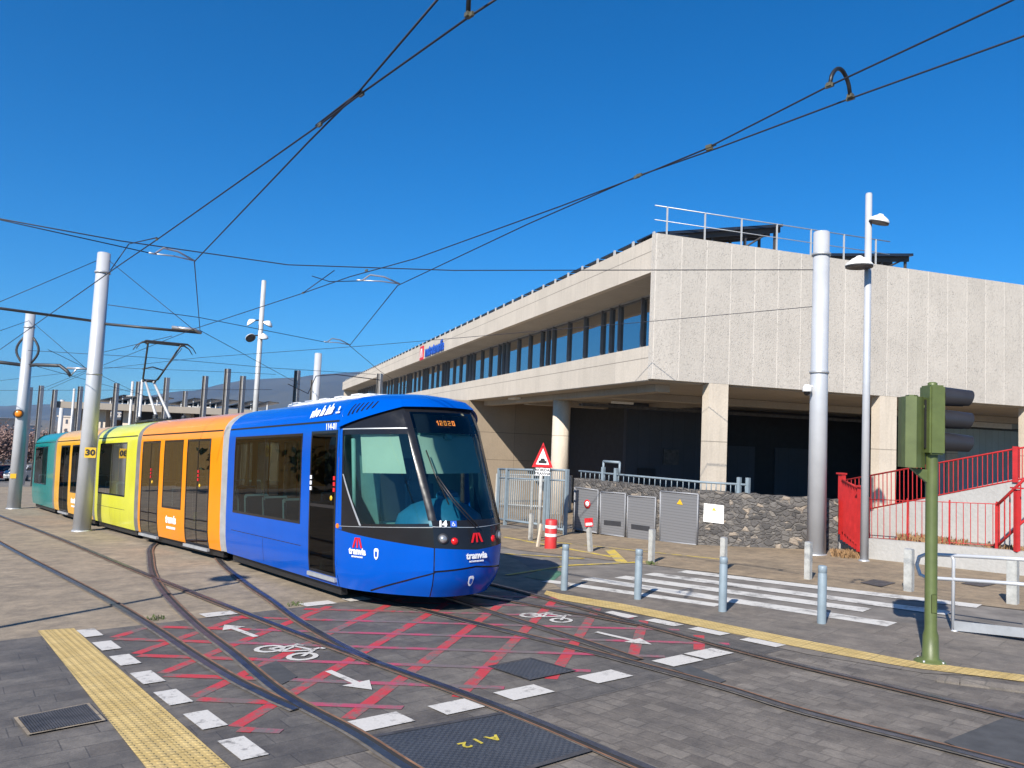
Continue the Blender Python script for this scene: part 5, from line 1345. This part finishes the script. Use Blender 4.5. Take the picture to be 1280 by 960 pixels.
weeds(at(368,757),60,.14,.06,m_weed,'low green weeds on the concrete joint below the blue section')
weeds(at(814,706),50,.12,.10,m_weed,'small weeds round the foot of a grey post by the louvred doors')
weeds(at(1060,697),160,.35,.22,m_dry,'dry brownish weeds at the foot of the red gate')
for x,off,lb in ((1148,.7,'rusty dry weeds behind the low wall left of the traffic signal pole'),(1180,.7,'rusty dry weeds behind the low wall right of the traffic signal pole'),(1262,.7,'dry weeds under the sloping red railing at the right edge')):
    p=pw(x,676,off);p.z=zl+.0;weeds(p,150,.45,.22,m_dry,lb)
# ------------------------------------------------------------------ BACKGROUND: depot canopy, cars, trees, houses, hills
Yd=62
def bgx(px,Y=Yd): return pf(px,520,Y).x
cz1=pf(62,501,Yd).z;cz0=pf(62,509,Yd).z;gz0=G(bgx(150),Yd)
dp=thing('depot_building','long flat concrete depot roof on piers behind the tram','building',(bgx(62),Yd,gz0));bpy.context.view_layer.update()
X0,X1=bgx(62),bgx(470)
mb=MB();mb.bb(X0,X1,Yd,Yd+16,cz0,cz1);wbuild(mb,'roof_slab',m_soff,dp)
for px in (84,100,117,150,190,225,262,300,340,380):
    x=bgx(px);mb=MB();mb.bb(x-.35,x+.35,Yd+1.2,Yd+1.9,gz0-1,cz0);wbuild(mb,'pier',m_colm,dp)
mb=MB();mb.bb(bgx(120),X1,Yd+4,Yd+4.3,gz0-1,cz0);wbuild(mb,'recessed_wall',m_darkwall,dp)
mb=MB();mb.bb(bgx(85),bgx(118),Yd+5,Yd+5.3,gz0-1,cz0-.8);wbuild(mb,'brown_wall',simple('brown_render',(.28,.17,.11),.9),dp)
rg=random.Random(3)
sa=None
for i,px in enumerate((118,141,163,210,232,255,285,306)):
    x=bgx(px)
    if sa is None:
        sa=thing('roof_solar_array','x','solar panels',(x,Yd+2,cz1),group='tilted solar arrays on the depot roof')
        mb=MB();mb.prism([(-1.1,0,.15),(1.2,0,.75),(1.2,3,.75),(-1.1,3,.15)],(0,0,.08));mb.build('panels',m_solar,sa)
        [ (lambda m:(m.bb(xx,xx+.08,.2,.28,0,zz),m.build('support',m_hlight,sa)))(MB()) for xx,zz in ((1.0,.72),(-.9,.2),(0,.42))];o=sa
    else: o=copy_tree(sa);o.location=(x,Yd+2,cz1)
    o['label']='dark tilted solar array on the depot roof, number %s from the left'%['one','two','three','four','five','six','seven','eight'][i]
    o['label']='dark tilted solar array on the depot roof behind the tram, %s from the left'%['first','second','third','fourth','fifth','sixth','seventh','eighth'][i]
# parked cars at the far left
def car(label,p,rz,mat,scale=1.):
    t=thing('parked_car',label,'car',p,rz,group='cars parked beyond the tracks at the far left')
    prof=[(-2.05,.35),(-2.1,.75),(-1.95,.95),(-1.3,1.02),(-.75,1.42),(.75,1.45),(1.5,1.0),(2.0,.92),(2.1,.6),(2.05,.35)]
    mb=MB()
    V=[[(x,-.82,z) for x,z in prof],[(x,-.85 if z<1.1 else -.68,z+.0) for x,z in prof],[(x,.85 if z<1.1 else .68,z) for x,z in prof]]
    mb.prism([(x,-.85,z) for x,z in prof if z<1.03 or 0],(0,1.7,0))
    mb.prism([(-1.3,-.70,1.0),(-.75,-.66,1.42),(.75,-.66,1.45),(1.5,-.70,1.0)],(0,1.38,0));mb.build('body',mat,t)
    mb=MB()
    for s in (-1,1): mb.prism([(-1.1,s*.70,1.03),(-.68,s*.675,1.36),(.70,s*.675,1.38),(1.25,s*.70,1.03)],(0,s*.02,0))
    mb.prism([(1.50,-.6,1.02),(.82,-.58,1.42),(.82,.58,1.42),(1.50,.6,1.02)],(.03,0,.02));mb.build('windows',m_tblk,t)
    for x in (-1.3,1.3):
        for s in (-.78,.78):
            mb=MB();T=Matrix.Translation((x,s,.32))@Matrix.Rotation(R(90),4,'X');mb.lathe([(0,-.1),(.2,-.1),(.32,-.08),(.32,.08),(.2,.1),(0,.1)],16,T=T);mb.build('wheel',m_blk,t)
    for s in (-.6,.6):
        mb=MB();mb.box((2.06,s,.72),(.08,.3,.14),bev=.02);mb.build('headlight',m_lamp,t)
    return t
for px,mat,lb,rz in ((3,simple('maroon_paint',(.12,.015,.02),.3,coat=.6),'dark red car at the left edge beyond the tracks',R(-60)),(27,simple('silver_paint',(.45,.46,.47),.35,.2,coat=.6),'pale silver car parked between the far left pole and the teal section',R(-75)),(-25,m_wht,'white car parked beyond the left edge of the view',R(-65))):
    p=pf(px,600,72);car(lb,Vector((p.x,72,G(p.x,72))),rz,mat)
# bare pinkish trees
m_bark=simple('grey_bark',(.16,.12,.09),.9,0,.3,6);m_twig=simple('dry_pinkish_foliage',(.21,.135,.115),.9,0,.35,2.)
def tree(label,p,h,r,seed,mat=m_twig,group='bare pinkish trees beyond the tracks',n=2600,ls=.16):
    t=thing('tree',label,'tree',p,group=group);rg=random.Random(seed);mb=MB();tips=[]
    def limb(a,d,l,rd,k):
        b=a+d*l;m=a.lerp(b,.5)+Vector((rg.uniform(-.1,.1),rg.uniform(-.1,.1),0))*l
        mb.tube([a,m,b],[rd,rd*.8,rd*.6],6,cap=False)
        if k==0: tips.append(b);return
        for _ in range(4 if k>1 else 3):
            dd=(d+Vector((rg.uniform(-.8,.8),rg.uniform(-.8,.8),rg.uniform(-.1,.5)))).normalized();limb(b,dd,l*rg.uniform(.6,.8),rd*.6,k-1)
        tips.append(b)
    limb(Vector((0,0,0)),Vector((0,0,1)),h*.28,.03*h,3);mb.build('trunk',m_bark,t)
    mb=MB();cl=[Vector((rg.uniform(-1,1)*r,rg.uniform(-1,1)*r,h*rg.uniform(.42,.95))) for _ in range(22)]+[q for q in tips if q.z>h*.35]
    for _ in range(n):
        c=rg.choice(cl);q=c+Vector((rg.gauss(0,1),rg.gauss(0,1),rg.gauss(0,.8)))*r*.2
        a=Vector((rg.gauss(0,1),rg.gauss(0,1),rg.gauss(0,1))).normalized();b=a.orthogonal().normalized();s=ls*rg.uniform(.6,1.3)
        mb.f([mb.v(q-a*s),mb.v(q+b*s*.5),mb.v(q+a*s),mb.v(q-b*s*.5)])
    mb.build('crown',mat,t);return t
tl=['pinkish bare tree at the left edge, left of the far left pole','pinkish bare tree directly behind the far left pole','pinkish bare tree just left of the teal section','pinkish bare tree behind the teal section roof','pinkish bare tree beyond the left edge of the view','low pinkish tree between the teal section and the depot piers']
for i,(px,Y,h) in enumerate(((6,84,5.6),(17,88,5.4),(34,86,5.2),(50,92,5.2),(-25,84,5.6),(66,96,5.4))):
    p=pf(px,560,Y);tree(tl[i],Vector((p.x,Y,G(p.x,Y))),h,2.6,10+i)
m_leaf=simple('dark_green_foliage',(.045,.07,.025),.8,0,.35,2.)
for i,(x_,y_,h_) in enumerate(((-38,12,6.5),(-44,22,7),(-48,50,7.5),(-40,30,3.0),(-50,57,8),(-52,66,8))):  # trees out of view, added to darken reflections in the tram glass
    tree('unseen tree added to darken the tram window reflections, %s from the camera'%['nearest','second nearest','fourth nearest','third nearest','fifth nearest','farthest'][i],Vector((x_,y_,G(x_,y_))),h_,3.2,40+i,m_leaf,'unseen trees added to darken the tram window reflections',2600,.34)
# distant town houses
m_h=[simple('house_wall_%d'%i,c,.9) for i,c in enumerate(((.55,.52,.48),(.42,.36,.30),(.5,.42,.35),(.6,.58,.55)))]
rg=random.Random(11);ph=[]
def house_mesh(i):
    pass
for i in range(46):
    px=rg.uniform(-160,440);Y=rg.uniform(240,900);p=pf(px,520,Y);w=rg.uniform(8,20);h=rg.uniform(5,11)
    zg=G(p.x,Y)
    need=pf(px,rg.uniform(521,534) if px<120 else rg.uniform(505,530),Y).z
    hh=max(h,need-zg) if need-zg<26 else h
    t=thing('distant_house','pale flat roofed house in the hazy town far behind the tram','house',(p.x,Y,zg),rg.uniform(-.5,.5),group='distant town houses')
    mb=MB();mb.bb(-w/2,w/2,-5,5,-3,hh);mb.build('wall',m_h[i%4],t)
    mb=MB();mb.bb(-w/2-.3,w/2+.3,-5.3,5.3,hh,hh+.5);mb.build('roof',m_h[(i+3)%4],t)
    mb=MB()
    for k in range(int(w/3)):
        for l in range(int(hh/3)): mb.bb(-w/2+1+k*3,-w/2+2.2+k*3,-5.06,-5.01,1+l*3,2.4+l*3)
    mb.build('windows',m_darkwall,t)
# ochre apartment block left of the view (mirrored in the tram's windows)
m_och=simple('ochre_render',(.22,.135,.04),.85,0,.08)
ab=thing('apartment_block','ochre apartment block across the tracks, left of the view and mirrored in the tram windows','building',(-54,42,G(-54,42)),R(-61));
mb=MB();mb.bb(-4.8,4.8,0,10,-1,6.6);mb.build('wall',m_och,ab)
mb=MB();mb.bb(-5.1,5.1,-.3,10.3,6.6,7.0);mb.build('roof',m_soff,ab)
for k in range(3):
    for l in range(2):
        mb=MB();mb.bb(-3.8+k*2.9,-2.1+k*2.9,-.06,.02,.8+l*3.1,2.5+l*3.1);o=mb.build('window',m_tblk,ab)
mb=MB();mb.bb(-4,4,-1.3,-.01,3.5,4.1);mb.build('balcony',m_soff,ab)
# hills
m_hill=simple('hill_scrub',(.075,.07,.05),.95,0,.45,.002)
ridge=[(-700,500),(-300,505),(-100,506),(0,509),(60,508),(120,501),(194,494),(250,487),(285,478),(310,474),(340,474),(370,472),(400,469),(430,467),(455,466),(500,468),(560,474),(640,480),(800,490),(1000,505),(1300,530),(1700,560)]
def rz_(px):
    for (a,b),(c,d) in zip(ridge,ridge[1:]):
        if px<=c: return b+(d-b)*(px-a)/(c-a)
    return ridge[-1][1]
rows=[];NX=150
for j,(f_,Y) in enumerate(((0.0,2400),(.12,2900),(.3,3400),(.52,3900),(.75,4400),(.92,4800),(1.,5100),(.8,5700),(.3,6600))):
    r=[]
    for i in range(NX+1):
        px=-700+2400*i/NX;top=pf(px,rz_(px),5100);d=Vector((top.x,5100));X=top.x*Y/5100
        base=-70;z=base+(top.z-base)*f_
        nz=noise.fractal(Vector((X*.0014,Y*.0014,3.1)),1.,2.,5)*120*f_*(1.05-f_)*2.2+noise.fractal(Vector((X*.006,Y*.006,1)),1.,2.,4)*9*f_
        r.append((X,Y,z+nz))
    rows.append(r)
mb=MB();mb.grid(rows,True);struct(mb,'hills',m_hill)
# haze
hz=bpy.data.materials.new('haze_air');hz.use_nodes=True;nt=hz.node_tree;nt.nodes.remove(nt.nodes['Principled BSDF'])
pv=nt.nodes.new('ShaderNodeVolumePrincipled');pv.inputs['Density'].default_value=.00009;pv.inputs['Color'].default_value=(.24,.55,1,1);pv.inputs['Anisotropy'].default_value=.2
nt.links.new(pv.outputs[0],nt.nodes['Material Output'].inputs['Volume'])
mb=MB();mb.bb(-6500,6500,-450,7000,-140,500);o=mb.build('haze',hz);o['kind']='stuff'
# ------------------------------------------------------------------ CAMERA, LIGHT, WORLD
cd=bpy.data.cameras.new('camera');co=bpy.data.objects.new('camera',cd);COL.objects.link(co)
M=Matrix(((CR.x,CU.x,-_f.x,CAM.x),(CR.y,CU.y,-_f.y,CAM.y),(CR.z,CU.z,-_f.z,CAM.z),(0,0,0,1)));co.matrix_world=M
cd.sensor_fit='HORIZONTAL';cd.sensor_width=36;cd.lens=36*F/1280;cd.clip_start=.1;cd.clip_end=20000;sc.camera=co
sun=bpy.data.lights.new('sun','SUN');so=bpy.data.objects.new('sun',sun);COL.objects.link(so)
td=Vector((math.sin(SUN_AZ)*math.cos(SUN_EL),math.cos(SUN_AZ)*math.cos(SUN_EL),-math.sin(SUN_EL)))
so.rotation_euler=td.to_track_quat('-Z','Y').to_euler();sun.energy=5.0;sun.angle=R(.5);sun.color=(1,.94,.85)
w=bpy.data.worlds.new('World');sc.world=w;w.use_nodes=True;nt=w.node_tree;bg=nt.nodes['Background']
sk=nt.nodes.new('ShaderNodeTexSky');sk.sky_type='NISHITA';sk.sun_disc=False;sk.sun_elevation=SUN_EL;sk.sun_rotation=math.pi+SUN_AZ
sk.altitude=300;sk.air_density=1.0;sk.dust_density=.3;sk.ozone_density=4.0
hs_=nt.nodes.new('ShaderNodeHueSaturation');hs_.inputs['Saturation'].default_value=1.12
mlt=nt.nodes.new('ShaderNodeMix');mlt.data_type='RGBA';mlt.blend_type='MULTIPLY';mlt.inputs[0].default_value=1;mlt.inputs[7].default_value=(.42,.74,1.01,1);nt.links.new(sk.outputs[0],mlt.inputs[6]);nt.links.new(mlt.outputs[2],hs_.inputs['Color']);nt.links.new(hs_.outputs[0],bg.inputs[0]);bg.inputs[1].default_value=.088
vs=sc.view_settings;vs.view_transform='Standard';vs.look='None';vs.gamma=1;vs.exposure=.68
sc.render.resolution_x=1024;sc.render.resolution_y=768
sc.cycles.transparent_max_bounces=16
